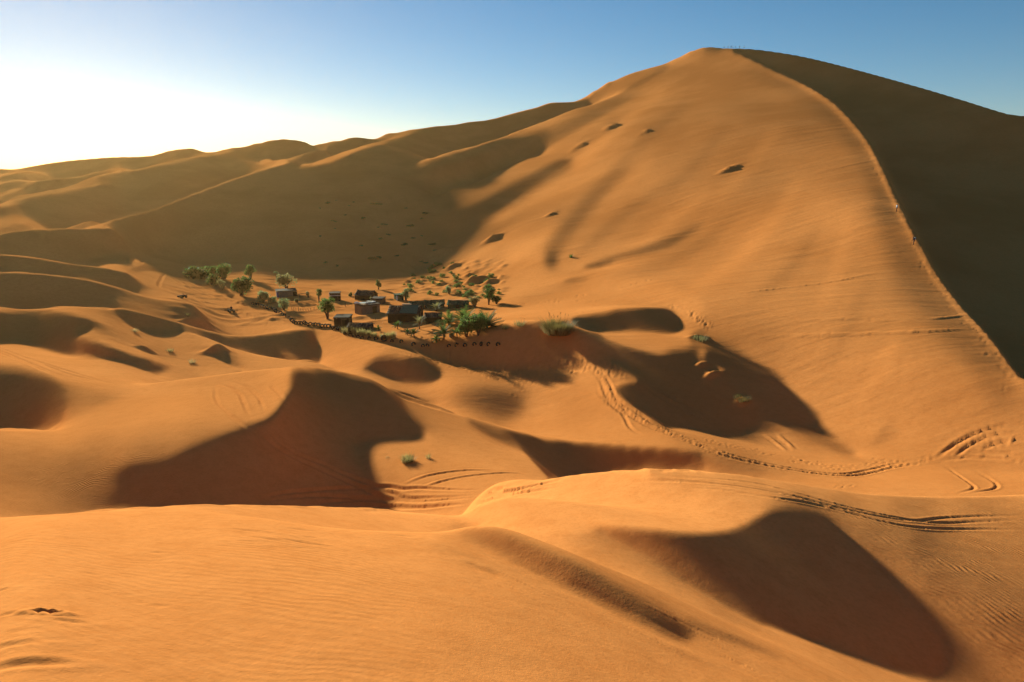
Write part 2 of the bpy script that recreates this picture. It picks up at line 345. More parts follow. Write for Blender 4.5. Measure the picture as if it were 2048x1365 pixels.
# valley right of D1 (behind R2): lit slopes
v=region([(640,728),(700,745),(762,765),(816,783),(864,801),(922,830),(1000,856),(1100,882),(1400,905),(1420,960),(1500,975),(1760,1010),(2070,1010),(2070,940),(1900,940),(1700,915),(1500,875),(1330,856),(1230,780),(1100,735),(950,735),(820,700),(700,668),(640,660)])
v=v*(1-d1)*(1-region([(766,767),(790,774),(816,784),(840,792),(864,802),(895,816),(922,831),(900,827),(860,815),(806,799),(780,783)]))
grad([(660,690,215),(700,670,205),(680,725,228),(750,735,225),(720,750,222),(800,690,215),(900,740,205),(950,770,212),(1050,760,205),(1150,780,222),(1100,820,232),(1200,830,236),(1250,870,232),(1060,860,215),(870,790,205),(900,815,205),(1300,880,225),(1400,900,200),(1150,720,205),(1240,760,218),(1400,880,195),(1550,915,205),(1500,940,165),(1700,940,222),(1600,890,195),(1650,965,225),(1750,975,238),(1850,960,232),(2000,975,235),(1960,940,215),(1450,950,165)],v)
poly([(727,738),(745,722),(759,714),(785,713),(803,718),(825,714),(851,717),(875,733),(884,749),(875,759),(856,767),(830,767),(790,759),(751,746)],74,3)
stroke([(735,728),(760,712),(800,708),(850,708)],[8,10,12,6],150,6,.6)
poly([(900,785),(950,780),(1010,782),(1050,790),(1045,815),(1015,838),(990,838),(960,820),(925,805)],90,15)
blob(985,806,30,14,78,.9,20)
# band under R2
poly([(936,836),(1000,859),(1053,873),(1105,887),(1158,897),(1224,902),(1290,905),(1356,906),(1384,918),(1392,945),(1300,950),(1211,945),(1158,927),(1105,915),(1053,901),(1000,883),(955,858)],74,5)
stroke([(1400,920),(1450,935),(1520,950)],[16,30,14],120,12,.7)
# ---- N1,N2 shadows
poly([(753,671),(790,675),(815,679),(891,683),(943,675),(977,666),(1009,658),(1042,649),(1068,646),(1090,645),(1147,657),(1173,665),(1200,667),(1211,680),(1244,692),(1288,703),(1332,712),(1370,705),(1385,680),(1417,675),(1468,694),(1520,729),(1555,753),(1589,791),(1603,808),(1632,835),(1634,846),(1613,851),(1572,846),(1534,839),(1510,850),(1493,859),(1488,867),(1462,873),(1422,867),(1382,857),(1343,853),(1328,853),(1303,838),(1277,822),(1251,801),(1233,781),(1238,772),(1262,766),(1277,766),(1274,757),(1251,741),(1224,722),(1158,701),(1138,705),(1132,718),(1160,735),(1127,740),(1087,733),(1053,731),(1000,736),(943,733),(891,723),(843,706),(805,692)],72,2)
poly([(1534,842),(1572,849),(1617,856),(1658,877),(1713,906),(1692,908),(1641,890),(1589,870),(1555,858),(1513,856)],110,4)
poly([(1340,700),(1400,690),(1430,690),(1400,720),(1340,720)],74,8)
# hump lit
poly([(1185,668),(1233,664),(1300,668),(1350,672),(1400,668),(1420,685),(1380,695),(1310,695),(1250,686)],190,6)
poly([(1400,640),(1450,635),(1540,640),(1570,690),(1540,730),(1470,690),(1420,672)],152,18,.7)
poly([(1350,640),(1385,650),(1390,668),(1360,668)],205,5)
# sunlit crumbs
poly([(1378,672),(1395,664),(1415,668),(1405,690),(1385,688)],110,2)
poly([(1395,700),(1408,698),(1412,710),(1400,716)],185,3)
poly([(1385,728),(1410,735),(1445,738),(1440,750),(1415,760),(1395,745)],165,4)
poly([(1465,795),(1485,785),(1500,795),(1480,803)],120,2)
# hollow
poly([(1145,636),(1178,630),(1211,626),(1233,620),(1266,618),(1299,616),(1332,617),(1349,626),(1360,648),(1358,661),(1343,668),(1310,665),(1266,660),(1233,663),(1200,663),(1173,659),(1151,652)],72,1.5)
# right low details
for a in [(1755,868,1790,848,9),(1740,890,1775,872,8),(1770,880,1800,860,6)]:
    stroke([(a[0],a[1]),(a[2],a[3])],[2,a[4],2],130,3,.8)
# ---- front layers
F1L=[(850,1027),(960,1010),(1040,975)]+F1+[(2060,990)]
f1=region(F1L+[(2060,1400),(800,1400)])
grad([(1100,990,230),(1250,960,232),(1400,965,228),(950,1040,234),(1100,1040,230),(1300,1030,230),(1450,1030,215),(1400,1000,236),(1550,975,225),(1650,990,205),(1750,1005,205),(1900,1000,210),(2030,1000,200),(1800,1035,165),(2000,1045,180),(1750,1060,140),(1850,1080,112),(1980,1100,160),(1900,1150,150),(1980,1200,150),(2030,1250,135),(1930,1300,140),(1960,1350,150),(1880,1200,150),(1800,1130,165),(1720,1060,165),(1660,1020,140),(1900,1355,165)],f1)
# P1 hollow
poly([(1190,1062),(1235,1056),(1287,1060),(1350,1066),(1400,1068),(1451,1063),(1486,1051),(1512,1036),(1540,1022),(1575,1014),(1618,1018),(1650,1034),(1675,1055),(1710,1091),(1744,1122),(1789,1167),(1830,1208),(1865,1250),(1885,1291),(1892,1325),(1878,1350),(1847,1356),(1796,1343),(1744,1325),(1675,1298),(1589,1270),(1520,1250),(1451,1215),(1400,1184),(1348,1153),(1304,1122),(1253,1091)],72,4)
stroke([(1540,1010),(1590,1006),(1640,1020)],[14,26,14],125,10,.8)
# ---- F0
fl0=[(-5,1035)]+F0+[(900,1040),(950,1050),(1100,1070),(1215,1065),(1253,1091),(1304,1122),(1348,1153),(1400,1184),(1451,1215),(1520,1250),(1589,1270),(1675,1298),(1744,1325),(1796,1343),(1850,1356),(1880,1400),(-5,1400)]
f0=region(fl0)
f0=blur(f0,1.5)
grad([(0,1050,240),(250,1040,244),(450,1030,246),(700,1040,246),(850,1045,244),(300,1200,238),(100,1150,238),(600,1200,236),(800,1180,234),(100,1330,230),(400,1330,230),(700,1330,226),(950,1200,222),(1000,1300,214),(1200,1350,206),(1100,1180,205),(950,1080,225),(1200,1100,178),(1330,1170,175),(1430,1230,178),(1550,1290,190),(1700,1330,190),(1400,1340,205),(1500,1350,208)],f0)
# streak shadow
poly([(912,1050),(980,1062),(1040,1080),(1110,1110),(1180,1140),(1270,1190),(1340,1230),(1385,1262),(1378,1281),(1345,1275),(1280,1240),(1200,1205),(1120,1165),(1060,1130),(980,1092)],92,8,clip=f0)
poly([(1130,1140),(1200,1165),(1290,1215),(1360,1250),(1375,1275),(1330,1265),(1250,1225),(1170,1185)],74,6,clip=f0)
stroke([(1375,1240),(1430,1265),(1500,1290),(1560,1318)],[6,14,12,3],120,4,.8,clip=f0)
stroke([(1400,1205),(1460,1235),(1520,1265)],[5,8,3],140,3,.7,clip=f0)
stroke([(900,1060),(960,1085),(1040,1125),(1120,1160)],[4,10,10,4],160,4,.6,clip=f0)
stroke([(1050,1145),(1150,1195),(1250,1245),(1350,1295)],[6,9,8,6],232,2.5,.8,clip=f0)
stroke([(930,1120),(955,1132),(990,1147)],[3,8,4],90,1.5,clip=f0)
stroke([(860,1080),(900,1100),(960,1122)],[3,8,4],150,3,.8,clip=f0)
stroke([(1350,1300),(1420,1330),(1500,1365)],[6,6,4],150,2,.7,clip=f0)
# ------------------------------------------------------------------ fitting the height field
T0, T1 = R(-48), R(48)
R0, R1 = math.log(3.5), math.log(900.0)
CP, SP = math.cos(PITCH), math.sin(PITCH)
def to_bearing(u, v):
    X = u - 1024.0; d = v - 682.5
    Y = FPX * CP - d * SP
    return np.arctan2(X, Y), (-FPX * SP - d * CP) / np.hypot(X, Y)
def to_frame(t, w):
    y = np.cos(t); fwd = y * CP - w * SP
    return 1024.0 + FPX * np.sin(t) / fwd, 682.5 - FPX * (y * SP + w * CP) / fwd
def pick(A, u, v):
    x = np.clip(u / 2 - .5, 0, CW - 1.01); y = np.clip(v / 2 - .5, 0, CH - 1.01)
    i = x.astype(np.int32); j = y.astype(np.int32); fx = x - i; fy = y - j
    return A[j, i] * (1 - fx) * (1 - fy) + A[j, i + 1] * fx * (1 - fy) + A[j + 1, i] * (1 - fx) * fy + A[j + 1, i + 1] * fx * fy
f4 = np.float32
TILT = np.interp(CHART, [70, 75, 80, 100, 120, 150, 180, 205, 225, 246, 260], [-.04, -.04, .005, .035, .065, .13, .215, .29, .345, .415, .52]).astype(f4)
TILTS = {k: blur(TILT, k) for k in (0, 4, 8, 14)}
_gy, _gx = np.gradient(TILTS[4]); EDGE = blur(np.hypot(_gy, _gx).astype(f4), 3)
class Fit:
    def __init__(s, nt, nr):
        s.nt, s.nr = nt, nr
        s.th = np.linspace(T0, T1, nt); s.rh = np.linspace(R0, R1, nr); s.dt = s.th[1] - s.th[0]; s.dr = s.rh[1] - s.rh[0]; s.r = np.exp(s.rh)
        rr = s.rh[None, :]; rows = []
        hi = np.full((nt, nr), 9.); lo = np.full((nt, nr), -9.); cap = np.full((nt, nr), 9.); s.crease = np.zeros((nt, nr), bool)
        sk = []; bands = []
        wt = 140 * math.sqrt(6 / (FPX * s.dt))
        for name, (P, drop) in CRESTS.items():
            q = np.r_[0, np.cumsum(np.hypot(*np.diff(P[:, :2], axis=0).T))]; k = np.linspace(0, q[-1], max(2, int(q[-1] / 6)))
            Q = np.stack([np.interp(k, q, P[:, c]) for c in range(3)], 1)
            f = np.linspace(0, 1, len(Q)); tap = np.clip(np.minimum(f / .15 + (9 if P[0, 0] < 0 else 0), (1 - f) / .15 + (9 if P[-1, 0] > 2048 else 0)), .15, 1)
            t, w = to_bearing(Q[:, 0], Q[:, 1]); rho = np.log(Q[:, 2])
            m = (t > T0) & (t < T1); t, w, rho, tap = t[m], w[m], rho[m], tap[m]
            o = np.argsort(t); t, w, rho, tap = t[o], w[o], rho[o], tap[o]
            rows.append(np.stack([t, rho, w, np.full(len(t), wt)], 1))
            if drop: rows.append(np.stack([t, rho + drop[0] * tap, w + drop[1] * tap, np.full(len(t), wt * .4)], 1))
            if name.startswith('SKY'): sk.append((t, w, rho))
            c = ((s.th >= t[0]) & (s.th <= t[-1]))[:, None]
            wi = np.interp(s.th, t, w)[:, None]; ri = np.interp(s.th, t, rho)[:, None]
            front = rr <= ri
            hi = np.where(c & front, np.minimum(hi, wi - .004), hi); lo = np.where(c & ~front, np.maximum(lo, wi + .004), lo)
            s.crease |= c & (np.abs(rr - ri) < 1.3 * s.dr)
            if drop: bands.append((c, wi, ri, np.interp(s.th, t, tap)[:, None], drop[0]))
        cap = hi + .003
        for c, wi, ri, tp, dp in bands:
            x = (rr - ri) / (dp * tp)
            cap = np.where(c & (x > 0) & (x < 1.6), np.minimum(cap, wi - .001 - np.minimum(x, 1) * .004 * tp), cap)
        s.lo, s.hi, s.cap = np.minimum(lo, hi).astype(f4), hi.astype(f4), np.minimum(cap, 9).astype(f4)
        rows = np.vstack(rows)
        x = (rows[:, 0] - T0) / s.dt; y = (rows[:, 1] - R0) / s.dr
        i = np.clip(x.astype(int), 0, nt - 2); j = np.clip(y.astype(int), 0, nr - 2); fx = x - i; fy = y - j
        s.ak = np.stack([i * nr + j, (i + 1) * nr + j, i * nr + j + 1, (i + 1) * nr + j + 1]).ravel()
        s.ac = np.stack([(1 - fx) * (1 - fy), fx * (1 - fy), (1 - fx) * fy, fx * fy]); s.aw = rows[:, 2]; s.ag = rows[:, 3] ** 2
        s.patch = []
        for u, v, d, k in SPOTS:
            t, w = to_bearing(np.float64(u), np.float64(v)); i0 = (t - T0) / s.dt; j0 = (math.log(d) - R0) / s.dr; si = .02 / s.dt; sj = .03 / s.dr
            a = np.arange(max(0, int(i0 - 2 * si)), min(nt, int(i0 + 2 * si) + 2)); b = np.arange(max(0, int(j0 - 2 * sj)), min(nr, int(j0 + 2 * sj) + 2))
            if len(a) == 0 or len(b) == 0: continue
            g = np.exp(-.5 * ((a[:, None] - i0) / si) ** 2 - .5 * ((b[None] - j0) / sj) ** 2); g /= g.sum()
            s.patch.append(((slice(a[0], a[-1] + 1), slice(b[0], b[-1] + 1)), g.astype(f4), float(w), (k * .6 / math.sqrt(s.dt * s.dr)) ** 2))
        skt, skw, skr = (np.concatenate([a[c] for a in sk]) for c in range(3)); o = np.argsort(skt)
        ws = np.interp(s.th, skt[o], skw[o])[:, None]; rs = np.interp(s.th, skt[o], skr[o])[:, None]
        s.beyond = rr > rs + .03
        zb = np.maximum(CAM_Z + ws * np.exp(rs) - .30 * (s.r[None] - np.exp(rs)), 4)
        s.soft = np.where(s.beyond, (zb - CAM_Z) / s.r[None], 0).astype(f4); s.softg = np.where(s.beyond, (.06 / s.dt) ** 2, 0).astype(f4)
        al = (SUN_AZ + math.pi) - (s.th[1:] + s.th[:-1]) / 2
        s.ca = np.cos(al)[:, None].astype(f4); s.sa = np.sin(al)[:, None].astype(f4)
    def slopes(s, w):
        a = w[1:] + w[:-1]; b = w[:, 1:] + w[:, :-1]
        return (a[:, 1:] + a[:, :-1]) * f4(.25) + (a[:, 1:] - a[:, :-1]) * f4(.5 / s.dr), (b[1:] - b[:-1]) * f4(.5 / s.dt)
    def slopes_t(s, A, B, o):
        p = A * f4(.25 + .5 / s.dr); q = A * f4(.25 - .5 / s.dr); B = B * f4(.5 / s.dt)
        o[1:, 1:] += p + B; o[:-1, 1:] += p - B; o[1:, :-1] += q + B; o[:-1, :-1] += q - B
    def solve(s, w, outer, iters, lam, soft=0, shade=1., damp=.8, cross=.05):
        se, ce = f4(math.sin(SUN_EL)), f4(math.cos(SUN_EL)); ca, sa = s.ca, s.sa
        thc = ((s.th[1:] + s.th[:-1]) / 2)[:, None]; dt2 = f4(s.dt / 2); w = w.astype(f4)
        chk = f4((.02 / s.dt * lam) ** 2); n = s.nt * s.nr
        for it in range(outer):
            sr, st = s.slopes(w); wc = (w[1:, 1:] + w[:-1, 1:] + w[1:, :-1] + w[:-1, :-1]) / 4
            vis = w >= np.maximum.accumulate(w, axis=1) - .003
            visc = vis[:-1, :-1] & vis[1:, :-1] & vis[:-1, 1:] & vis[1:, 1:]
            u, v = to_frame(thc, np.clip(wc, s.lo[:-1, :-1], s.hi[:-1, :-1]))
            I = pick(TILTS[soft], u, v).astype(f4); ed = pick(EDGE, u, v).astype(f4)
            cur = se + ce * (ca * sr + sa * st); gx = ca * st - sa * sr
            rhs = I * np.sqrt(1 + np.minimum(sr ** 2 + st ** 2, .5)) - se
            Wt = (shade * (visc & (u > -200) & (u < 2250) & (v < 1520) & ~s.beyond[:-1, :-1])).astype(f4)
            Wt *= np.clip(np.sqrt(np.abs(w[:-1, 1:] - w[:-1, :-1]) / s.dr * 5), .3, 1.2)
            lm = lam * np.where(Wt > 0, 1 / (1 + (ed / .012) ** 2), 1.) * np.where((s.r[None, :-1] > 190) & (thc < -.06), .45, 1.)
            ll = np.where(s.crease[:-1, :-1], np.minimum(lm, lam * .5), lm).astype(f4)
            lm = np.where(s.crease[:-1, :-1], lam * .08, lm).astype(f4)
            Wt = np.where((I < 0) & (cur < -.03), Wt * .25, Wt)
            W2 = (Wt ** 2 + np.where(Wt == 0, 4e-4, 0)).astype(f4); Wx = (cross ** 2 * np.where(np.abs(gx) > .5, 9, 1)).astype(f4)
            act = (np.where(w > s.cap, 3600., 0) if it > 0 else 0 * w).astype(f4)
            diag = s.softg + act
            lr = np.minimum(lm[:, 1:], lm[:, :-1]) ** 2; lt = np.minimum(ll[1:], ll[:-1]) ** 2
            def op(x):
                a, b = s.slopes(x); o = diag * x
                t = (ce * ce) * W2 * (ca * a + sa * b); q = Wx * (ca * b - sa * a)
                A = ca * t - sa * q; B = sa * t + ca * q
                k = lr * (a[:, 1:] - a[:, :-1]); A[:, 1:] += k; A[:, :-1] -= k
                k = lr * (b[:, 1:] - b[:, :-1]); B[:, 1:] += k; B[:, :-1] -= k
                k = lt * (a[1:] - a[:-1] - dt2 * (b[1:] + b[:-1])); A[1:] += k; A[:-1] -= k; k *= dt2; B[1:] -= k; B[:-1] -= k
                k = lt * (b[1:] - b[:-1] + dt2 * (a[1:] + a[:-1])); B[1:] += k; B[:-1] -= k; k *= dt2; A[1:] += k; A[:-1] += k
                s.slopes_t(A, B, o)
                k = x[:, 1:] - x[:, :-1]; k = chk * (k[1:] - k[:-1]); o[1:, 1:] += k; o[:-1, :-1] += k; o[1:, :-1] -= k; o[:-1, 1:] -= k
                g = s.ag * (s.ac * x.ravel()[s.ak].reshape(4, -1)).sum(0)
                o += np.bincount(s.ak, (s.ac * g).ravel(), n).reshape(s.nt, s.nr).astype(f4)
                for sl, g, tw, k in s.patch: o[sl] += f4(k * (g * x[sl]).sum()) * g
                return o
            b = s.softg * s.soft + act * s.cap
            t = ce * rhs * Wt ** 2; s.slopes_t(ca * t, sa * t, b)
            b += np.bincount(s.ak, (s.ac * (s.ag * s.aw)).ravel(), n).reshape(s.nt, s.nr).astype(f4)
            for sl, g, tw, k in s.patch: b[sl] += f4(k * tw) * g
            h = (W2 + Wx) * f4(.5 * (.25 / s.dr ** 2 + .25 / s.dt ** 2)); dg = diag + f4(lam ** 2 * (1 / s.dr ** 2 + 1 / s.dt ** 2))
            dg[:-1, :-1] += h; dg[1:, :-1] += h; dg[:-1, 1:] += h; dg[1:, 1:] += h
            dg += np.bincount(s.ak, (s.ac * s.ag * .5).ravel(), n).reshape(s.nt, s.nr)
            Mi = (1 / dg).astype(f4)
            x = w.copy(); r = b - op(x); z = Mi * r; p = z.copy(); rz = float(np.vdot(r, z))
            for k in range(iters):
                Ap = op(p); al = f4(rz / float(np.vdot(p, Ap))); x += al * p; r -= al * Ap; z = Mi * r; rn = float(np.vdot(r, z))
                p = z + f4(rn / rz) * p; rz = rn
            w = w + f4(damp) * (x - w)
        return w
def cubic_axis(a, x):
    k = a.shape[0]
    i = np.clip(x.astype(int), 0, k - 2)
    f = (x - i).reshape((-1,) + (1,) * (a.ndim - 1))
    p0 = a[np.maximum(i - 1, 0)]; p1 = a[i]; p2 = a[i + 1]; p3 = a[np.minimum(i + 2, k - 1)]
    return .5 * (2 * p1 + (p2 - p0) * f + (2 * p0 - 5 * p1 + 4 * p2 - p3) * f * f + (3 * p1 - p0 - 3 * p2 + p3) * f ** 3)
def upsample(a, n, m):
    b = cubic_axis(a, np.linspace(0, a.shape[0] - 1, n))
    return cubic_axis(b.T.copy(), np.linspace(0, a.shape[1] - 1, m)).T
def fit_terrain():
    g = Fit(121, 141)
    w = np.maximum(-CAM_Z / g.r, -.9)[None] * np.ones((121, 1))
    w = g.solve(w, 2, 250, 1.0, shade=0, damp=1)
    w = g.solve(w, 9, 150, .5, 14, damp=.6)
    g = Fit(241, 281); w = g.solve(upsample(w, 241, 281), 6, 140, .7, 8)
    g = Fit(481, 561); w = g.solve(upsample(w, 481, 561), 5, 150, 1.0, 4)
    g = Fit(641, 741); w = g.solve(upsample(w, 641, 741), 3, 170, 1.2, 0)
    k = np.array([.03, .22, .5, .22, .03])        # round the crests off by about a cell
    for ax in (0, 1):
        pd = np.pad(w, [(2, 2) if a == ax else (0, 0) for a in (0, 1)], 'edge'); n = w.shape[ax]
        w = sum(k[i] * (pd[i:i + n] if ax == 0 else pd[:, i:i + n]) for i in range(5))
    near = np.clip((math.log(26) - np.linspace(R0, R1, 741)) / .25, 0, 1)[None] * np.clip((R(0) - np.linspace(T0, T1, 641)) / R(4), 0, 1)[:, None]
    sm = w
    for _ in range(6):                            # the long crest at the viewer's feet runs clean
        pd = np.pad(sm, ((2, 2), (0, 0)), 'edge'); sm = sum(q * pd[i:i + 641] for i, q in enumerate((.1, .25, .3, .25, .1)))
    return w * (1 - near) + sm * near
SLOPE = fit_terrain().astype(float)
NT, NR = SLOPE.shape
def survey(t, rho):
    """sight-line slope at bearing t and log distance rho (bilinear)"""
    x = np.clip((np.asarray(t, float) - T0) / (T1 - T0) * (NT - 1), 0, NT - 1.001)
    y = np.clip((np.asarray(rho, float) - R0) / (R1 - R0) * (NR - 1), 0, NR - 1.001)
    i = x.astype(int); j = y.astype(int); fx = x - i; fy = y - j
    return (SLOPE[i, j] * (1 - fx) * (1 - fy) + SLOPE[i + 1, j] * fx * (1 - fy) + SLOPE[i, j + 1] * (1 - fx) * fy + SLOPE[i + 1, j + 1] * fx * fy)
def ground_z(x, y):
    r = max(math.hypot(x, y), 3.6)
    return CAM_Z + float(survey(math.atan2(x, y), math.log(r))) * r
RHOS = np.linspace(R0, R1, 4000)
def at(u, v):
    """the point of the ground that lies at (u, v) of the survey frame"""
    t, w = to_bearing(np.float64(u), np.float64(v))
    prof = survey(np.full(RHOS.shape, t), RHOS)
    k = int(np.searchsorted(np.maximum.accumulate(prof), w))
    if k >= len(RHOS): k = int(np.argmax(prof))
    r = math.exp(RHOS[k])
    return Vector((math.sin(t) * r, math.cos(t) * r, CAM_Z + prof[k] * r))
# ------------------------------------------------------------------ materials
def new_mat(name):
    m = bpy.data.materials.new(name); m.use_nodes = True
    b = m.node_tree.nodes['Principled BSDF']
    return m, m.node_tree, b
def mix_rgb(nt, fac, a, b):
    n = nt.nodes.new('ShaderNodeMix'); n.data_type = 'RGBA'
    for s, v in ((n.inputs[0], fac), (n.inputs[6], a), (n.inputs[7], b)):
        if hasattr(v, 'is_linked'): nt.links.new(v, s)
        elif isinstance(v, (tuple, list)): s.default_value = (*v, 1) if len(v) == 3 else v
        else: s.default_value = v
    return n.outputs[2]
def noise(nt, vec, scale, detail=4, rough=.55):
    n = nt.nodes.new('ShaderNodeTexNoise'); n.inputs['Scale'].default_value = scale
    n.inputs['Detail'].default_value = detail; n.inputs['Roughness'].default_value = rough
    nt.links.new(vec, n.inputs['Vector'])
    return n.outputs['Fac']
def math_n(nt, op, a, b=None, c=None, clamp=False):
    n = nt.nodes.new('ShaderNodeMath'); n.operation = op; n.use_clamp = clamp
    for s, v in zip(n.inputs, (a, b, c)):
        if v is None: continue
        if hasattr(v, 'is_linked'): nt.links.new(v, s)
        else: s.default_value = v
    return n.outputs[0]
def ramp(nt, fac, lo, hi):
    n = nt.nodes.new('ShaderNodeMapRange'); n.interpolation_type = 'SMOOTHSTEP'
    nt.links.new(fac, n.inputs['Value']); n.inputs['From Min'].default_value = lo; n.inputs['From Max'].default_value = hi
    return n.outputs['Result']
def sand_material():
    m, nt, b = new_mat('sand')
    pos = nt.nodes.new('ShaderNodeNewGeometry').outputs['Position']
    c = mix_rgb(nt, ramp(nt, noise(nt, pos, .03, 5, .6), .35, .65), (.62, .208, .054), (.73, .258, .072))
    c = mix_rgb(nt, math_n(nt, 'MULTIPLY', ramp(nt, noise(nt, pos, 1.3, 5, .65), .4, .7), .35), c, (.55, .170, .040))
    c = mix_rgb(nt, math_n(nt, 'MULTIPLY', ramp(nt, noise(nt, pos, 7.0, 6, .75), .42, .68), .30), c, (.47, .140, .030))
    nt.links.new(c, b.inputs['Base Color'])
    b.inputs['Roughness'].default_value = .95
    b.inputs['Specular IOR Level'].default_value = 0.0
    # wind ripples: two sets of warped bands, each where the mesh says the wind drew them
    def ripples(attr, rot, warp_amt, scale, dist):
        w = nt.nodes.new('ShaderNodeTexNoise'); w.inputs['Scale'].default_value = .45; w.inputs['Detail'].default_value = 2
        nt.links.new(pos, w.inputs['Vector'])
        o = nt.nodes.new('ShaderNodeVectorMath'); o.operation = 'MULTIPLY_ADD'
        nt.links.new(w.outputs['Color'], o.inputs[0]); o.inputs[1].default_value = (warp_amt, warp_amt, 0); nt.links.new(pos, o.inputs[2])
        r = nt.nodes.new('ShaderNodeMapping'); r.inputs['Rotation'].default_value = (0, 0, R(rot)); nt.links.new(o.outputs[0], r.inputs['Vector'])
        wv = nt.nodes.new('ShaderNodeTexWave'); wv.wave_profile = 'SIN'; wv.bands_direction = 'Y'
        wv.inputs['Scale'].default_value = scale; wv.inputs['Distortion'].default_value = dist
        wv.inputs['Detail'].default_value = 1.5; wv.inputs['Detail Scale'].default_value = 1.1
        nt.links.new(r.outputs[0], wv.inputs['Vector'])
        at_ = nt.nodes.new('ShaderNodeAttribute'); at_.attribute_name = attr
        patch = math_n(nt, 'ADD', math_n(nt, 'MULTIPLY', ramp(nt, noise(nt, pos, .28, 3), .36, .64), .75), .25)
        return math_n(nt, 'MULTIPLY', wv.outputs['Fac'], math_n(nt, 'MULTIPLY', patch, at_.outputs['Fac']))
    rip = math_n(nt, 'ADD', ripples('ripple_a', 8, 1.3, 2.3, 1.9), ripples('ripple_b', 58, 1.2, 1.5, 2.2))
    gr = noise(nt, pos, 22, 3, .7)
    hgt = math_n(nt, 'ADD', math_n(nt, 'MULTIPLY', rip, .016), math_n(nt, 'MULTIPLY', gr, .006))
    lump = noise(nt, pos, .9, 5, .6)
    hgt = math_n(nt, 'ADD', hgt, math_n(nt, 'MULTIPLY', lump, .03))
    stretch = nt.nodes.new('ShaderNodeMapping'); stretch.inputs['Rotation'].default_value = (0, 0, R(35)); stretch.inputs['Scale'].default_value = (.05, .34, .2)
    nt.links.new(pos, stretch.inputs['Vector'])
    ln = nt.nodes.new('ShaderNodeVectorMath'); ln.operation = 'LENGTH'; nt.links.new(pos, ln.inputs[0])
    farther = math_n(nt, 'ADD', math_n(nt, 'MULTIPLY', ramp(nt, ln.outputs['Value'], 45, 110), .15), .035)   # flutes only on the big slopes
    hgt = math_n(nt, 'ADD', hgt, math_n(nt, 'MULTIPLY', noise(nt, stretch.outputs[0], 1.0, 4, .55), farther))
    bp = nt.nodes.new('ShaderNodeBump'); bp.inputs['Strength'].default_value = .8; bp.inputs['Distance'].default_value = 1.0
    nt.links.new(hgt, bp.inputs['Height']); nt.links.new(bp.outputs[0], b.inputs['Normal'])
    return m
M_SAND = sand_material()
# ------------------------------------------------------------------ ground mesh
def fine_axis(knots):
    out = [knots[0][0]]
    for (a, st), (b, _) in zip(knots[:-1], knots[1:]):
        n = max(1, int(round((b - a) / st)))
        out += list(a + (b - a) * (np.arange(n) + 1) / n)
    return np.array(out)
lg = math.log
rho = fine_axis([(lg(3.5), .0075), (lg(7), .0055), (lg(25), .0040), (lg(36), .0026), (lg(54), .0042), (lg(75), .0055), (lg(240), .009), (lg(560), .03), (lg(900), .03)])
the = fine_axis([(R(-48), .01), (R(-42.5), .0016), (R(42.5), .01), (R(48), .01)])
NTH, NRH = len(the), len(rho)
W = cubic_axis(SLOPE, (the - T0) / (T1 - T0) * (NT - 1))
W = cubic_axis(W.T.copy(), (rho - R0) / (R1 - R0) * (NR - 1)).T
rr = np.exp(rho)[None, :]
GX = np.sin(the)[:, None] * rr
GY = np.cos(the)[:, None] * rr
GZ = CAM_Z + W * rr
# ---- wheel ruts, trodden trails, foot holes and hummocks pressed into the sheet
rng = np.random.default_rng(11)
def trace(px, step=5.0):
    """a drawn line laid onto the ground: world points, cut where it jumps to another dune"""
    P = spline(px, False, 6); s = np.r_[0, np.cumsum(np.hypot(*np.diff(P, axis=0).T))]
    k = np.linspace(0, s[-1], max(3, int(s[-1] / step)))
    pts = [at(a, b) for a, b in zip(np.interp(k, s, P[:, 0]), np.interp(k, s, P[:, 1]))]
    runs = [[pts[0]]]
    for a, b in zip(pts[:-1], pts[1:]):
        if (a - b).length > .12 * b.length + 1.0: runs.append([])
        runs[-1].append(b)
    return [np.array([(p.x, p.y) for p in r]) for r in runs if len(r) > 1]
def dense(P, step):
    s = np.r_[0, np.cumsum(np.hypot(*np.diff(P, axis=0).T))]; n = max(2, int(s[-1] / step))
    k = np.linspace(0, s[-1], n); return np.stack([np.interp(k, s, P[:, 0]), np.interp(k, s, P[:, 1])], 1)
def win(x, y, pad):
    t = np.arctan2(x, y); r = np.hypot(x, y)
    i0, i1 = np.searchsorted(the, [t.min() - pad / r.min(), t.max() + pad / r.min()])
    j0, j1 = np.searchsorted(rho, [np.log(max(r.min() - pad, 3.5)), np.log(r.max() + pad)])
    return slice(i0, i1), slice(j0, j1)
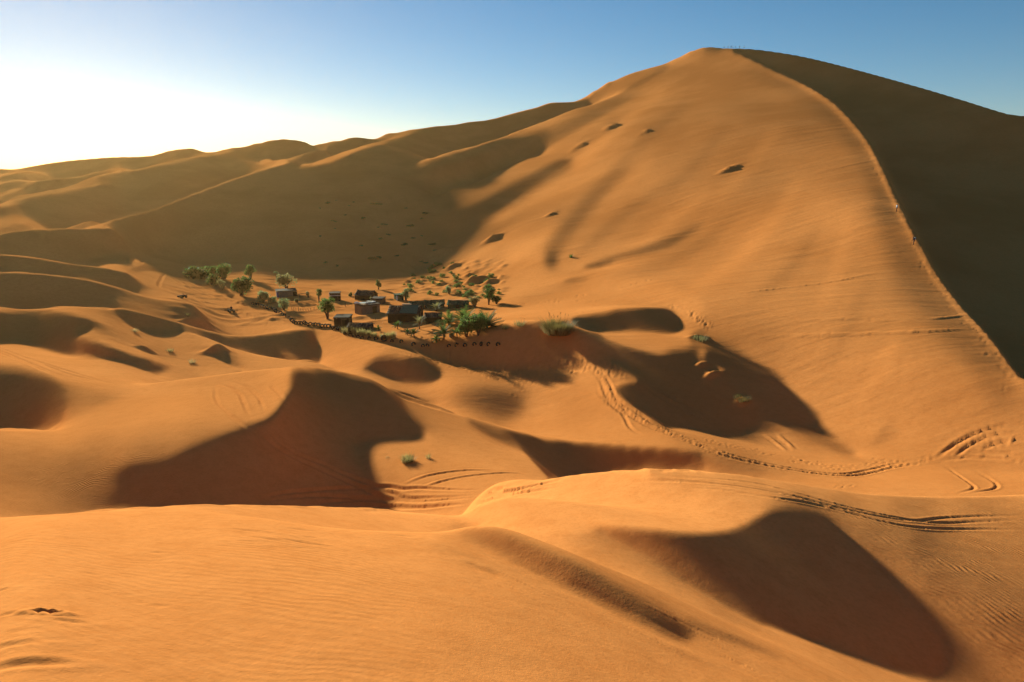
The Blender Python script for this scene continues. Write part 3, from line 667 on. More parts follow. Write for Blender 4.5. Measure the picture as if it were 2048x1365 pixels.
def groove(px, width, depth, berm=.4, offs=(0.,), fade=True):
    for P in trace(px):
        Q = dense(P, max(.25 * width, .05))
        nrm = np.gradient(Q, axis=0); nrm = np.stack([-nrm[:, 1], nrm[:, 0]], 1) / (np.hypot(*nrm.T)[:, None] + 1e-9)
        for o in offs:
            L = Q + nrm * o
            wob = np.interp(np.arange(len(L)), np.linspace(0, len(L), max(4, len(L) // 25)), rng.normal(0, width * .12, max(4, len(L) // 25)))
            L = L + nrm * wob[:, None]
            f = np.linspace(0, 1, len(L)); gain = np.clip(np.minimum(f, 1 - f) / .25, .02, 1) if fade else np.ones(len(L))
            gain = gain * np.interp(f, np.linspace(0, 1, 9), rng.uniform(.8, 1.05, 9))
            for a in range(0, len(L), 40):
                c = L[a:a + 41]; w = win(c[:, 0], c[:, 1], width * 3)
                gx, gy = GX[w], GY[w]
                if gx.size == 0: continue
                d2 = (gx[..., None] - c[:, 0]) ** 2 + (gy[..., None] - c[:, 1]) ** 2
                k = d2.argmin(-1); d = np.sqrt(d2.min(-1)) / width; am = gain[a:a + 41][k]
                dz = -depth * am * np.exp(-(d * 1.5) ** 4) + depth * berm * am * np.exp(-((d - 1.25) / .45) ** 2)
                old = CUT[w]; CUT[w] = np.where(np.abs(dz) > np.abs(old), dz, old)
CUT = np.zeros_like(GZ)
def pit(x, y, a, b, rot, depth, rim=.35):
    w = win(np.array([x]), np.array([y]), 2.6 * max(a, b)); gx, gy = GX[w] - x, GY[w] - y
    if gx.size == 0: return
    c, s = math.cos(rot), math.sin(rot); e = np.hypot((gx * c + gy * s) / a, (-gx * s + gy * c) / b)
    CUT[w] += -depth * np.exp(-(e * 1.2) ** 3) + depth * rim * np.exp(-((e - 1.5) / .5) ** 2)
def mound(p, a, b, rot, h):
    w = win(np.array([p.x]), np.array([p.y]), 2.6 * max(a, b)); gx, gy = GX[w] - p.x, GY[w] - p.y
    if gx.size == 0: return
    c, s = math.cos(rot), math.sin(rot); e = np.hypot((gx * c + gy * s) / a, (-gx * s + gy * c) / b)
    CUT[w] += h * np.exp(-e ** 2.2)
def trail(px, n, spread, a, depth):
    for P in trace(px):
        Q = dense(P, .2)
        for k in rng.integers(0, len(Q), int(n)):
            q = Q[k] + rng.normal(0, spread, 2); pit(q[0], q[1], a * rng.uniform(.7, 1.3), a * rng.uniform(.5, .9), rng.uniform(0, 3), depth * rng.uniform(.5, 1.2))
# car and quad tracks in the hollow before the middle dune
for px in ([(500,1003),(579,987),(658,979),(719,978),(764,974),(803,978),(856,978),(922,981),(1012,979)],
           [(500,1007),(606,994),(737,997),(838,997),(896,995),(949,991),(1012,984),(1079,970),(1130,958)],
           [(600,1011),(737,1000),(790,1003),(896,1000),(1000,990),(1066,974)],
           [(711,1012),(817,1016),(909,1011),(962,1005),(1001,994),(1066,983),(1113,977)]):
    groove(px, .20, .085, .5)
for px in ([(500,844),(545,891),(590,917),(648,944),(698,966),(737,983),(790,1007),(815,1018)],
           [(513,836),(574,899),(648,931),(700,954),(743,970),(790,991),(830,1004),(880,1018)],
           [(425,765),(458,775),(479,789),(492,817),(503,837)], [(451,763),(489,772),(517,796),(530,827)],
           [(429,772),(434,803),(458,827),(499,858),(551,893)], [(540,770),(560,790),(575,806)]):
    groove(px, .22, .07, .5)
for px in ([(798,973),(851,952),(922,941),(988,940)], [(814,991),(869,966),(935,952),(1012,945),(1060,950)]):
    groove(px, .25, -.06, .3)
# tracks over the left ridge
for px in ([(-60,680),(0,697),(40,712),(79,724),(132,741),(185,757),(224,767),(264,772)],
           [(-60,684),(0,702),(66,729),(132,754),(185,764),(237,772)], [(-60,688),(0,706),(53,727),(119,753),(172,767),(230,778)],
           [(60,718),(132,747),(185,760),(250,770)]):
    groove(px, .3, .10, .5)
# tracks along the near crest
for px in ([(1348,954),(1451,960),(1520,969),(1589,986),(1658,1005),(1727,1022),(1796,1036),(1865,1046),(1951,1045),(2048,1041)],
           [(1382,957),(1520,976),(1606,998),(1675,1016),(1761,1034),(1830,1042),(1899,1036),(2048,1031)],
           [(1348,976),(1434,979),(1503,990),(1589,1002),(1658,1016),(1761,1043),(1847,1057),(1933,1059),(2048,1060)],
           [(1260,965),(1330,962),(1451,970),(1560,988),(1660,1012)]):
    groove(px, .13, .032, .6)
# tracks on the right
for px, w_, d_ in (([(1871,916),(1899,897),(1933,877),(1968,863),(2002,856),(2048,853)], .3, .11), ([(1906,920),(1927,901),(1954,884),(1985,872),(2048,865)], .28, .09),
               ([(1961,901),(1992,889),(2023,884),(2050,882)], .25, .12), ([(1940,908),(1985,906),(2048,915)], .25, .12), ([(1878,922),(1909,918),(1985,916),(2048,925)], .3, .09),
               ([(1878,925),(1913,949),(1944,970),(1947,978),(1913,988)], .2, .06), ([(1937,935),(1968,953),(1992,968),(1988,978),(1940,988)], .2, .06),
               ([(1300,715),(1350,740),(1420,775),(1480,805)], .3, .08), ([(1277,766),(1330,800),(1380,825),(1430,850)], .4, .12), ([(1290,764),(1345,797),(1400,823),(1450,850)], .4, .12),
               ([(1190,780),(1215,806),(1245,830),(1262,858),(1290,875)], .25, .08), ([(1198,772),(1225,800),(1260,828),(1300,852)], .25, .08),
               ([(1525,868),(1550,885),(1575,903)], .3, -.08), ([(1550,868),(1575,885),(1590,900)], .3, -.08)):
    groove(px, w_, d_, .5)
groove([(1500,676),(1600,672),(1750,668),(1850,663),(1935,658)], .5, -.14, .2); groove([(1560,648),(1650,640),(1750,640),(1850,648)], .4, -.08, .2); groove([(1450,590),(1550,578),(1650,566),(1760,545)], .5, -.12, .2)
groove([(1850,640),(1920,632),(1990,625)], .4, -.08, .2)
# the double road by the camp
for px in ([(318,530),(345,552),(380,574),(430,594),(490,612),(540,628),(590,648)], [(328,532),(360,552),(400,573),(450,592),(510,613),(560,634)], [(322,538),(350,562),(395,586),(445,604)], [(330,545),(322,560),(318,572),(326,582)]):
    groove(px, .5, .16, .5)
for k in range(16):
    u = rng.uniform(250, 400); v = rng.uniform(514, 532)
    groove([(u, v), (u + rng.uniform(-8, 8) + (u - 320) * .08, v - rng.uniform(8, 22))], .5, .14, .6)
groove([(690,676),(760,692),(830,712),(900,730),(980,748)], .35, .1, .5); groove([(660,668),(720,684),(800,706),(880,722)], .35, .1, .5)
# trodden trail over the low ridge, camp bank trampling, ridge walkers' steps
TRAIL = [(1160,731),(1187,739),(1204,755),(1215,776),(1222,793),(1235,810),(1263,827),(1297,848),(1332,863),(1348,870),(1400,890),(1451,910),(1520,927),(1589,940),(1658,949),(1710,949),(1778,935),(1830,925),(1871,916)]
groove(TRAIL, .27, .11, .5, (-.4, .4)); trail(TRAIL, 420, .25, .18, .04)
trail([(1400,880),(1480,895),(1560,915),(1640,930),(1720,935),(1800,925)], 160, .8, .2, .045)
trail([(820,705),(900,728),(980,745),(1060,752),(1120,752)], 420, 1.8, .28, .06)
trail([(1130,725),(1180,735),(1240,745)], 60, .9, .3, .09)
trail([(1340,612),(1365,620),(1385,630),(1405,645),(1420,660)], 60, .25, .3, .08)
trail([(1070,606),(1120,598),(1180,588),(1240,575),(1300,560)], 70, .4, .32, .06)
trail([(1020,612),(1110,604),(1200,602)], 40, .3, .38, .08)
trail([(1675,975),(1720,968)], 16, .35, .16, .03)
trail([(440,600),(500,625),(560,645),(640,660)], 130, 1.6, .4, .1)
trail([(380,585),(460,625),(500,640)], 90, 1.2, .4, .1)
EDGEPATH = [(x - 5, y + 3) for x, y in RIDGE[2:]]
groove(EDGEPATH, .4, .05, .3)
trail([(x - 16, y + 6) for x, y in RIDGE[3:12]], 70, .4, .5, .05)
trail([(x - 12, y + 8) for x, y in RIDGE[13:]], 90, .5, .3, .04)
# holes of old footsteps, half blown in, on the foreground dune
for u, v, a, b, rot, d in ((92,1224,.17,.05,.25,.16),(140,1243,.2,.06,.3,.06),(55,1326,.34,.12,.45,.10),(20,1290,.3,.07,.4,.06),(18,1228,.16,.05,.3,.05),(105,1280,.2,.05,.35,.04),(0,1182,.14,.05,.2,.06),(95,1153,.12,.04,.2,.04),
        (245,1190,.16,.05,.3,.03),(315,1106,.16,.06,.2,.04),(620,1075,.22,.07,.3,.05),(550,1080,.3,.06,.2,.02),(680,1065,.22,.06,.1,.03),(585,1095,.3,.06,.1,.03),(530,1060,.2,.05,.1,.03),(180,1148,.18,.05,.2,.03),(800,1072,.4,.08,-.2,.05),(740,1090,.4,.06,-.1,.03),(320,1212,.16,.05,.3,.03),(700,1130,.3,.05,-.05,.03),(40,1262,.25,.06,.4,.03)):
    p = at(u, v); pit(p.x, p.y, a * .8, b * .7, rot, d * (.45 if d > .15 else .28), .3)
for k in range(9):
    p = at(rng.uniform(500, 860), rng.uniform(1050, 1100)); pit(p.x, p.y, rng.uniform(.2, .5), rng.uniform(.05, .09), rng.uniform(-.2, .3), rng.uniform(.006, .016), .4)
# wind-drawn furrows down the flank of the foreground dune
for k in range(34):
    u = rng.uniform(870, 1480); f = (u - 870) / 610; v = 1070 + f * 205 + rng.uniform(-10, 70)
    ln = rng.uniform(50, 170); groove([(u, v), (u + ln * .5, v + ln * .24), (u + ln, v + ln * .5)], rng.uniform(.05, .11), rng.uniform(.003, .010) * rng.choice([-1, 1]), .3)
# hummocks at the foot of the big dune and round the camp
for k in range(150):
    u = rng.uniform(800, 1010); v = rng.uniform(520, 600)
    if v < 545 + (930 - u) * -.12 and u < 850: continue
    mound(at(u, v), rng.uniform(.8, 1.8), rng.uniform(.6, 1.2), rng.uniform(0, 3), rng.uniform(.1, .4))
for u, v, a, b, h in ((880,506,4,1.6,1.2),(900,502,3,1.4,.8),(985,478,3.2,1.4,1.3),(872,518,2.6,1.2,.9),(1100,430,2,.9,.6),(1225,254,5,1.5,1.4),(1160,292,5,1.5,1.0),(1292,263,3,1,.7),(1460,339,4,1.0,1.0),(905,536,2.4,1.6,1.3),(945,566,2.2,1.4,1.2),(962,560,2,1.2,1.),(982,566,2,1.2,1.),(640,545,7,2,.8),(1402,732,.9,.5,.4),(1425,750,1.3,.5,.45),(1395,676,1.6,.6,.5),(1482,802,.9,.5,.3),(290,700,1.2,.6,.5),(395,648,2.0,1.2,1.2),(430,700,1.6,.9,.8)):
    mound(at(u, v), a, b, .5, h)
for k in range(60):
    u = rng.uniform(640, 900); v = rng.uniform(380, 530)
    p = at(u, v)
    mound(p, rng.uniform(1.2, 3.5), rng.uniform(.6, 1.2), rng.uniform(.3, 1.0), rng.uniform(.15, .45))
for k in range(340):
    u = rng.uniform(345, 940); v = rng.uniform(522, 650); mound(at(u, v), rng.uniform(1, 4.5), rng.uniform(.5, 1.3), rng.uniform(-.5, .5), rng.uniform(.06, .32))
GZ += CUT
# where the wind has drawn ripples (two sets of crests)
FU, FV = to_frame(the[:, None], W)
def sstep(x, a, b):
    t = np.clip((x - a) / (b - a), 0, 1); return t * t * (3 - 2 * t)
rr_ = np.exp(rho)[None, :] + 0 * W
RIP_A = .22 * sstep(-rr_, -24, -8) * sstep(-FU, -1000, -650) + .8 * sstep(-FU, -560, -250) * sstep(FV, 850, 910) * sstep(rr_, 30, 36)
RIP_B = 1.5 * sstep(FU + (1365 - FV) * .9, 1900, 2150) * sstep(FV, 985, 1030) * sstep(-rr_, -45, -36)

# rest of the compass, coarser, so that the sheet goes all the way round
nb = 90
tb = np.linspace(R(48), R(312), nb + 2)[1:-1]
f = (tb - R(48)) / R(264)
zr, zl = GZ[-1], GZ[0]
mix = (1 - f)[:, None] * zr[None, :] + f[:, None] * zl[None, :]
rb = np.exp(rho)[None, :]
back = np.maximum(28.4 - .16 * rb, 6 + 5 * np.sin(rb / 55. + 3 * tb[:, None]) * np.clip(rb / 120, 0, 1))
k = (np.sin(f * math.pi) ** .6)[:, None]
BZ = mix * (1 - k) + back * k
BX = np.sin(tb)[:, None] * rb; BY = np.cos(tb)[:, None] * rb
AX = np.vstack([GX, BX]); AY = np.vstack([GY, BY]); AZ = np.vstack([GZ, BZ])
tt = np.concatenate([the, tb])
far = np.array([1150., 1600., 2400., 4200.])
for kf, d in enumerate(far):
    AX = np.hstack([AX, (np.sin(tt) * d)[:, None]]); AY = np.hstack([AY, (np.cos(tt) * d)[:, None]])
    AZ = np.hstack([AZ, (AZ[:, -1] * .5 + 1.0)[:, None]])
n, m = AX.shape
verts = np.stack([AX, AY, AZ], -1).reshape(-1, 3)
verts = np.vstack([verts, [[0, 0, float(AZ[:, 0].mean()) + .4]]])
ii, jj = np.meshgrid(np.arange(n), np.arange(m - 1), indexing='ij')
i2 = (ii + 1) % n
quads = np.stack([ii * m + jj, ii * m + jj + 1, i2 * m + jj + 1, i2 * m + jj], -1).reshape(-1, 4)
ca = np.arange(n)
tris = np.stack([np.full(n, n * m), ca * m, ((ca + 1) % n) * m], -1)
def fast_mesh(name, verts, quads, tris):
    me = bpy.data.meshes.new(name)
    nl = quads.size + tris.size
    me.vertices.add(len(verts)); me.vertices.foreach_set('co', np.ascontiguousarray(verts, np.float32).ravel())
    me.loops.add(nl); me.loops.foreach_set('vertex_index', np.concatenate([quads.ravel(), tris.ravel()]).astype(np.int32))
    npoly = len(quads) + len(tris); me.polygons.add(npoly)
    tot = np.concatenate([np.full(len(quads), 4), np.full(len(tris), 3)])
    me.polygons.foreach_set('loop_start', np.concatenate([[0], np.cumsum(tot)[:-1]]).astype(np.int32))
    me.polygons.foreach_set('use_smooth', np.ones(npoly, bool))
    me.update(calc_edges=True)
    return me
ground_me = fast_mesh('ground', verts, quads, tris)
ground = bpy.data.objects.new('ground', ground_me)
ground['kind'] = 'structure'
col.objects.link(ground)
ground_me.materials.append(M_SAND)
for nm, arr in (('ripple_a', RIP_A), ('ripple_b', RIP_B)):
    full = np.zeros((n, m), np.float32); full[:NTH, :NRH] = arr
    at_ = ground_me.attributes.new(nm, 'FLOAT', 'POINT')
    at_.data.foreach_set('value', np.append(full.ravel(), 0).astype(np.float32))
# ------------------------------------------------------------------ builders for things
CAM = Vector((0, 0, CAM_Z))
def simple_mat(name, color, rough=.8, var=.25, scale=6.0, spec=.03):
    m, nt, b = new_mat(name)
    pos = nt.nodes.new('ShaderNodeTexCoord').outputs['Object']
    d = tuple(c * (1 - var) for c in color)
    nt.links.new(mix_rgb(nt, ramp(nt, noise(nt, pos, scale, 4), .35, .65), d, color), b.inputs['Base Color'])
    b.inputs['Roughness'].default_value = rough; b.inputs['Specular IOR Level'].default_value = spec
    return m
def leaf_mat(name, c1, c2, glow=.5):
    m, nt, b = new_mat(name)
    info = nt.nodes.new('ShaderNodeNewGeometry')
    c = mix_rgb(nt, info.outputs['Random Per Island'], c1, c2)
    nt.links.new(c, b.inputs['Base Color']); b.inputs['Roughness'].default_value = .7; b.inputs['Specular IOR Level'].default_value = .15
    tr = nt.nodes.new('ShaderNodeBsdfTranslucent'); nt.links.new(c, tr.inputs['Color'])
    mx = nt.nodes.new('ShaderNodeMixShader'); mx.inputs[0].default_value = glow
    nt.links.new(b.outputs[0], mx.inputs[1]); nt.links.new(tr.outputs[0], mx.inputs[2])
    nt.links.new(mx.outputs[0], nt.nodes['Material Output'].inputs['Surface'])
    return m
L_DARK = leaf_mat('leaf_dark', (0.049, 0.084, 0.022), (0.084, 0.133, 0.030))
L_MID = leaf_mat('leaf_mid', (0.076, 0.125, 0.027), (0.140, 0.203, 0.049))
L_PALE = leaf_mat('leaf_pale', (0.168, 0.209, 0.084), (0.265, 0.294, 0.125))
L_OLIVE = leaf_mat('leaf_olive', (0.168, 0.154, 0.056), (0.279, 0.237, 0.098))
L_PALM = leaf_mat('palm_leaf', (0.070, 0.125, 0.025), (0.154, 0.209, 0.049))
L_PALMD = leaf_mat('palm_leaf_dark', (0.041, 0.076, 0.022), (0.091, 0.133, 0.041))
L_DRY = leaf_mat('dry_grass', (.30, .21, .09), (.42, .31, .14))
L_REED = leaf_mat('reed', (.26, .21, .07), (.40, .32, .12))
L_GRASS = leaf_mat('grass', (.15, .11, .03), (.26, .19, .06))
M_BARK = simple_mat('bark', (.14, .09, .055), .9)
M_PALMT = simple_mat('palm_trunk', (.13, .09, .06), .95)
M_RUB = simple_mat('rubber', (.022, .021, .021), .75)
M_WOOD = simple_mat('weathered_wood', (.17, .12, .08), .9)
M_BLACK = simple_mat('black_wool', (.028, .021, .016), .95)
M_BROWN = simple_mat('brown_cloth', (.10, .065, .045), .95)
M_GREY = simple_mat('grey_mud', (.20, .145, .10), .95)
M_GREYD = simple_mat('dark_mud', (.10, .072, .05), .95)
M_GREEN = simple_mat('green_canvas', (.045, .095, .05), .9)
M_GREENL = simple_mat('light_green_canvas', (.08, .17, .10), .9)
M_BEIGE = simple_mat('beige_canvas', (.50, .36, .22), .9)
M_BLUE = simple_mat('blue_paint', (.03, .05, .20), .6)
M_WHITE = simple_mat('white_cloth', (.70, .66, .60), .8)
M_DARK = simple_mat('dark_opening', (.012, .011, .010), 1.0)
def empty(name, where, spin=0.0):
    o = bpy.data.objects.new(name, None); o.empty_display_size = .3
    o.location = where; o.rotation_euler = (0, 0, spin); col.objects.link(o); return o
def tag(o, label, cat, group=None):
    o['label'] = label; o['category'] = cat
    if group: o['group'] = group
    return o
class Geo:
    def __init__(s): s.v = []; s.f = []
    def face(s, pts):
        k = len(s.v); s.v += [tuple(p) for p in pts]; s.f.append(tuple(range(k, k + len(pts))))
    def box(s, x0, x1, y0, y1, z0, z1, M=None):
        P = [Vector((x, y, z)) for z in (z0, z1) for y in (y0, y1) for x in (x0, x1)]
        if M: P = [M @ p for p in P]
        k = len(s.v); s.v += [tuple(p) for p in P]
        s.f += [tuple(k + i for i in q) for q in ((0, 2, 3, 1), (4, 5, 7, 6), (0, 1, 5, 4), (2, 6, 7, 3), (0, 4, 6, 2), (1, 3, 7, 5))]
    def prism(s, outline, y0, y1):                     # outline in x,z pushed along y
        k = len(s.v); n = len(outline)
        s.v += [(x, y0, z) for x, z in outline] + [(x, y1, z) for x, z in outline]
        s.f.append(tuple(range(k, k + n))); s.f.append(tuple(range(k + 2 * n - 1, k + n - 1, -1)))
        for i in range(n):
            j = (i + 1) % n; s.f.append((k + j, k + i, k + n + i, k + n + j))
    def tube(s, pts, rad, n=6):
        rad = rad if isinstance(rad, (list, tuple)) else [rad] * len(pts); k = len(s.v); pts = [Vector(p) for p in pts]
        for i, p in enumerate(pts):
            d = (pts[min(i + 1, len(pts) - 1)] - pts[max(i - 1, 0)]).normalized(); a = d.orthogonal().normalized(); b = d.cross(a)
            s.v += [tuple(p + (a * math.cos(6.2832 * q / n) + b * math.sin(6.2832 * q / n)) * rad[i]) for q in range(n)]
        for i in range(len(pts) - 1):
            for q in range(n):
                r = (q + 1) % n; s.f.append((k + i * n + q, k + i * n + r, k + (i + 1) * n + r, k + (i + 1) * n + q))
        s.f.append(tuple(k + q for q in range(n))[::-1]); s.f.append(tuple(k + (len(pts) - 1) * n + q for q in range(n)))
    def mesh(s, name, mat, smooth=False):
        me = bpy.data.meshes.new(name); me.from_pydata(s.v, [], s.f); me.materials.append(mat)
        if smooth: me.polygons.foreach_set('use_smooth', [True] * len(me.polygons))
        me.update(); return me
    def obj(s, name, mat, parent=None, smooth=False):
        o = bpy.data.objects.new(name, s.mesh(name, mat, smooth)); o.parent = parent; col.objects.link(o); return o
def copy_tree(o, parent=None):
    c = o.copy(); c.parent = parent; col.objects.link(c)
    for ch in list(o.children): copy_tree(ch, c)
    return c
def spot(u, v):
    p = at(u, v); return p, (p - CAM).length / FPX * 1.0
def facing(p):                                          # rotation that turns a thing's -Y side to the view point
    return -math.atan2(p.x, p.y)
rnd = random.Random(5)
# ---- woody plants
def leaves(g, c, r, n, size, squash=1.0):
    for _ in range(n):
        while True:
            q = Vector((rnd.uniform(-1, 1), rnd.uniform(-1, 1), rnd.uniform(-1, 1)))
            if q.length < 1: break
        q = q * (.55 + .45 * q.length) if q.length > 0 else q
        p = c + Vector((q.x * r, q.y * r, q.z * r * squash))
        a = Vector((rnd.gauss(0, 1), rnd.gauss(0, 1), rnd.gauss(0, .8))).normalized(); b = a.orthogonal().normalized()
        b = (b * math.cos(rnd.uniform(0, 6)) + a.cross(b) * math.sin(rnd.uniform(0, 6))).normalized(); s = size * rnd.uniform(.6, 1.3)
        g.face([p - a * s, p + b * s * .45, p + a * s, p - b * s * .45])
def tree(name, label, cat, u, v, wpx, hpx, mat, group=None, trunk=.25, clumps=12, dens=110, thin=1.0, lean=0.0):
    p, s = spot(u, v); w = wpx * s; h = hpx * s
    root = empty(name, p, rnd.uniform(0, 6)); tag(root, label, cat, group)
    tg = Geo(); t0 = h * trunk
    n = 3 if trunk > .12 else 5
    for k in range(n):
        a = 6.28 * k / n + rnd.uniform(-.4, .4); r = w * .22
        tg.tube([(rnd.uniform(-.05, .05) * w, rnd.uniform(-.05, .05) * w, -.25), (r * .35 * math.cos(a), r * .35 * math.sin(a), t0 + .1), (r * math.cos(a), r * math.sin(a), t0 + (h - t0) * .45), (r * 1.5 * math.cos(a), r * 1.5 * math.sin(a), t0 + (h - t0) * .8)], [.05 * w + .03, .035 * w + .02, .02 * w + .01, .006 * w + .004], 5)
    tg.obj('trunk', M_BARK, root)
    cg = Geo()
    for k in range(int(clumps * 1.3)):
        a = rnd.uniform(0, 6.28); rr_ = math.sqrt(rnd.random()) * w * .36; zz = t0 + (h - t0) * rnd.uniform(.18, .86)
        cr = w * rnd.uniform(.19, .31) * (1.15 - .4 * abs((zz - t0) / max(h - t0, .1) - .45))
        leaves(cg, Vector((rr_ * math.cos(a) + lean * zz, rr_ * math.sin(a), zz)), cr, int(dens * thin), max(.15, w * .06), .9)
    cg.obj('crown', mat, root)
    return root
def palm(name, label, u, v, wpx, hpx, mat, group=None, fronds=26, trunk=.3, droop=.5):
    p, s = spot(u, v); w = wpx * s; h = hpx * s; root = empty(name, p, rnd.uniform(0, 6)); tag(root, label, 'palm', group)
    t = h * trunk; tg = Geo(); k = max(3, int(t / .12)); r0 = max(.09, w * .05)
    tg.tube([(0, 0, -.2)] + [(.02 * math.sin(i), .02 * math.cos(i), t * i / k) for i in range(k + 1)], [r0 * 1.2] + [r0 * (1.15 if i % 2 else .9) for i in range(k + 1)], 7)
    tg.obj('trunk', M_PALMT, root)
    L = math.hypot(w * .5, h - t) * .95
    for f in range(fronds):
        a = 6.28 * f / fronds * 2.4 + rnd.uniform(-.3, .3); el = rnd.uniform(.15, 1.45); l = L * rnd.uniform(.75, 1.0)
        g = Geo(); pts = []
        x = z = 0.0; e = el
        for i in range(8):
            pts.append(Vector((x, 0, t + z))); x += l / 7 * math.cos(e); z += l / 7 * math.sin(e); e -= droop * rnd.uniform(.15, .3)
        g.tube(pts, [.03 * (1 - i / 9) + .006 for i in range(8)], 3)
        for i in range(1, 8):
            for j in range(3):
                q = pts[i - 1].lerp(pts[i], j / 3 + .1); d = (pts[i] - pts[i - 1]).normalized(); ll = l * .26 * (1 - .55 * abs(i / 8 - .45))
                for sd in (-1, 1):
                    tip = q + (Vector((0, sd, 0)) * .8 + d * .55 + Vector((0, 0, .22))).normalized() * ll
                    g.face([q, q + d * (.05 + ll * .1), tip])
        o = g.obj('frond', mat, root); o.rotation_euler = (0, 0, a)
    return root
def blades(g, n, rad, h, spread, wid=.012):
    for _ in range(n):
        a = rnd.uniform(0, 6.28); r = rad * math.sqrt(rnd.random()); b = Vector((r * math.cos(a), r * math.sin(a), -.05)); l = h * rnd.uniform(.55, 1.0)
        o = Vector((math.cos(a + rnd.uniform(-.7, .7)), math.sin(a + rnd.uniform(-.7, .7)), 0)); le = spread * (r / max(rad, .01)) * rnd.uniform(.5, 1.2) + rnd.uniform(0, .15)
        m = b + Vector((0, 0, l * .55)) + o * l * le * .4; t = b + Vector((0, 0, l)) + o * l * le; sd = Vector((-o.y, o.x, 0)) * wid
        g.face([b - sd, b + sd, m + sd * .8, m - sd * .8]); g.face([m - sd * .8, m + sd * .8, t])
def tussock(name, label, cat, u, v, wpx, hpx, mat, n, group=None, dry=.3, wid=.02, stalks=0, spread=.6):
    p, s = spot(u, v); w = wpx * s * .5; h = hpx * s; root = empty(name, p, rnd.uniform(0, 6)); tag(root, label, cat, group)
    g = Geo(); blades(g, n, w * .7, h, spread, wid); g.obj('green_blades', mat, root)
    if dry: g = Geo(); blades(g, int(n * dry), w * .85, h * .75, spread * 1.4, wid); g.obj('dry_blades', L_DRY, root)
    for k in range(stalks):
        g = Geo(); x, y = rnd.uniform(-w, w) * .6, rnd.uniform(-w, w) * .6; g.tube([(x, y, 0), (x * 1.1, y * 1.1, h * .9), (x * 1.25, y * 1.25, h * 1.2)], [.016, .010, .005], 4)
        g.tube([(x * 1.25, y * 1.25, h * 1.16), (x * 1.28, y * 1.28, h * 1.24), (x * 1.3, y * 1.3, h * 1.32)], [.012, .03, .006], 5); g.obj('seed_stalk', L_DRY, root)
    return root
ORD = 'first second third fourth fifth sixth seventh eighth ninth tenth eleventh twelfth thirteenth fourteenth fifteenth sixteenth seventeenth eighteenth nineteenth'.split()
# ------------------------------------------------------------------ trees and shrubs of the camp
tree('spreading_bush', 'low wide dark green bush, leftmost plant of the camp', 'bush', 395, 556, 44, 15, L_DARK, trunk=.05, clumps=14)
tree('round_tree', 'slim dark green tree behind the tall round crown', 'tree', 431, 557, 20, 22, L_DARK, trunk=.12)
tree('round_tree', 'tall round sunlit green tree in the left group', 'tree', 449, 562, 27, 32, L_MID, trunk=.1, clumps=14)
tree('spreading_bush', 'dark squat bush just below the left tree group', 'bush', 425, 571, 26, 19, L_DARK, trunk=.05, clumps=10)
tree('dry_bush', 'brownish thin bush between the squat bush and the leaning tree', 'bush', 446, 581, 18, 19, L_OLIVE, trunk=.1, clumps=7, thin=.6)
tree('leaning_tree', 'large dark tree with bare branches below, beside the track', 'tree', 484, 592, 38, 34, L_DARK, trunk=.25, clumps=15, lean=.05)
tree('round_tree', 'lone egg shaped green tree behind the leaning tree', 'tree', 501, 559, 20, 27, L_MID, trunk=.06, clumps=12)
tree('small_shrub', 'small upright shrub on the far floor above the long hut', 'shrub', 553, 556, 10, 14, L_PALE, trunk=.1, clumps=5)
tree('dry_tree', 'wide olive brown tree with thin foliage behind the long grey hut', 'tree', 573, 582, 34, 30, L_OLIVE, trunk=.35, clumps=12, thin=.7)
tree('pale_bush', 'pale green bush at the head of the tyre row', 'bush', 527, 606, 25, 22, L_PALE, trunk=.06, clumps=11)
tree('pale_bush', 'lower grey green bush leaning out of the pale one', 'bush', 544, 609, 20, 14, L_PALE, trunk=.05, clumps=8)
tree('pale_bush', 'grey green bush over the tyres left of the fence posts', 'bush', 568, 621, 21, 22, L_PALE, trunk=.08, clumps=9)
tree('round_tree', 'bushy bright green tree with bare trunk beside the black hut', 'tree', 655, 640, 33, 42, L_MID, trunk=.3, clumps=15)
tree('small_tree', 'small ball headed tree on a thin trunk left of the square dark hut', 'tree', 638, 606, 14, 26, L_MID, trunk=.5, clumps=7)
tree('small_shrub', 'tiny sapling in the sunlit patch above the fence posts', 'shrub', 593, 608, 9, 10, L_OLIVE, trunk=.3, clumps=4)
tree('small_tree', 'thin young tree right of the wooden rack', 'tree', 617, 597, 9, 13, L_OLIVE, trunk=.45, clumps=4)
tree('small_shrub', 'low green shrub between the square dark hut and the black tent', 'shrub', 701, 594, 9, 9, L_MID, trunk=.1, clumps=4)
tree('round_tree', 'dark narrow tree standing alone on the far floor behind the black tent', 'tree', 757, 580, 13, 23, L_DARK, trunk=.15, clumps=8)
tree('pale_tree', 'pale willowy tree beside the small green hut', 'tree', 812, 602, 18, 26, L_PALE, trunk=.1, clumps=10, thin=.8)
tree('pale_bush', 'pale shrub behind the green tents', 'shrub', 898, 589, 15, 17, L_PALE, trunk=.1, clumps=7)
tree('dry_bush', 'brownish green bush at the right end of the green tents', 'bush', 949, 615, 22, 22, L_OLIVE, trunk=.08, clumps=9)
tree('tamarisk_tree', 'dark tall tree on bare stems at the right edge of the camp', 'tree', 978, 610, 24, 36, L_DARK, trunk=.3, clumps=13, thin=.8)
tree('round_bush', 'dark ball shaped bush right of the tall stemmed tree', 'bush', 993, 609, 20, 18, L_DARK, trunk=.1, clumps=9)
tree('leafy_tree', 'broad dark green tree nearest the bank on the right', 'tree', 957, 672, 34, 42, L_MID, trunk=.18, clumps=16)
tree('leafy_bush', 'tall light green bush left of the broad tree by the bank', 'bush', 933, 674, 30, 42, L_MID, trunk=.06, clumps=16)
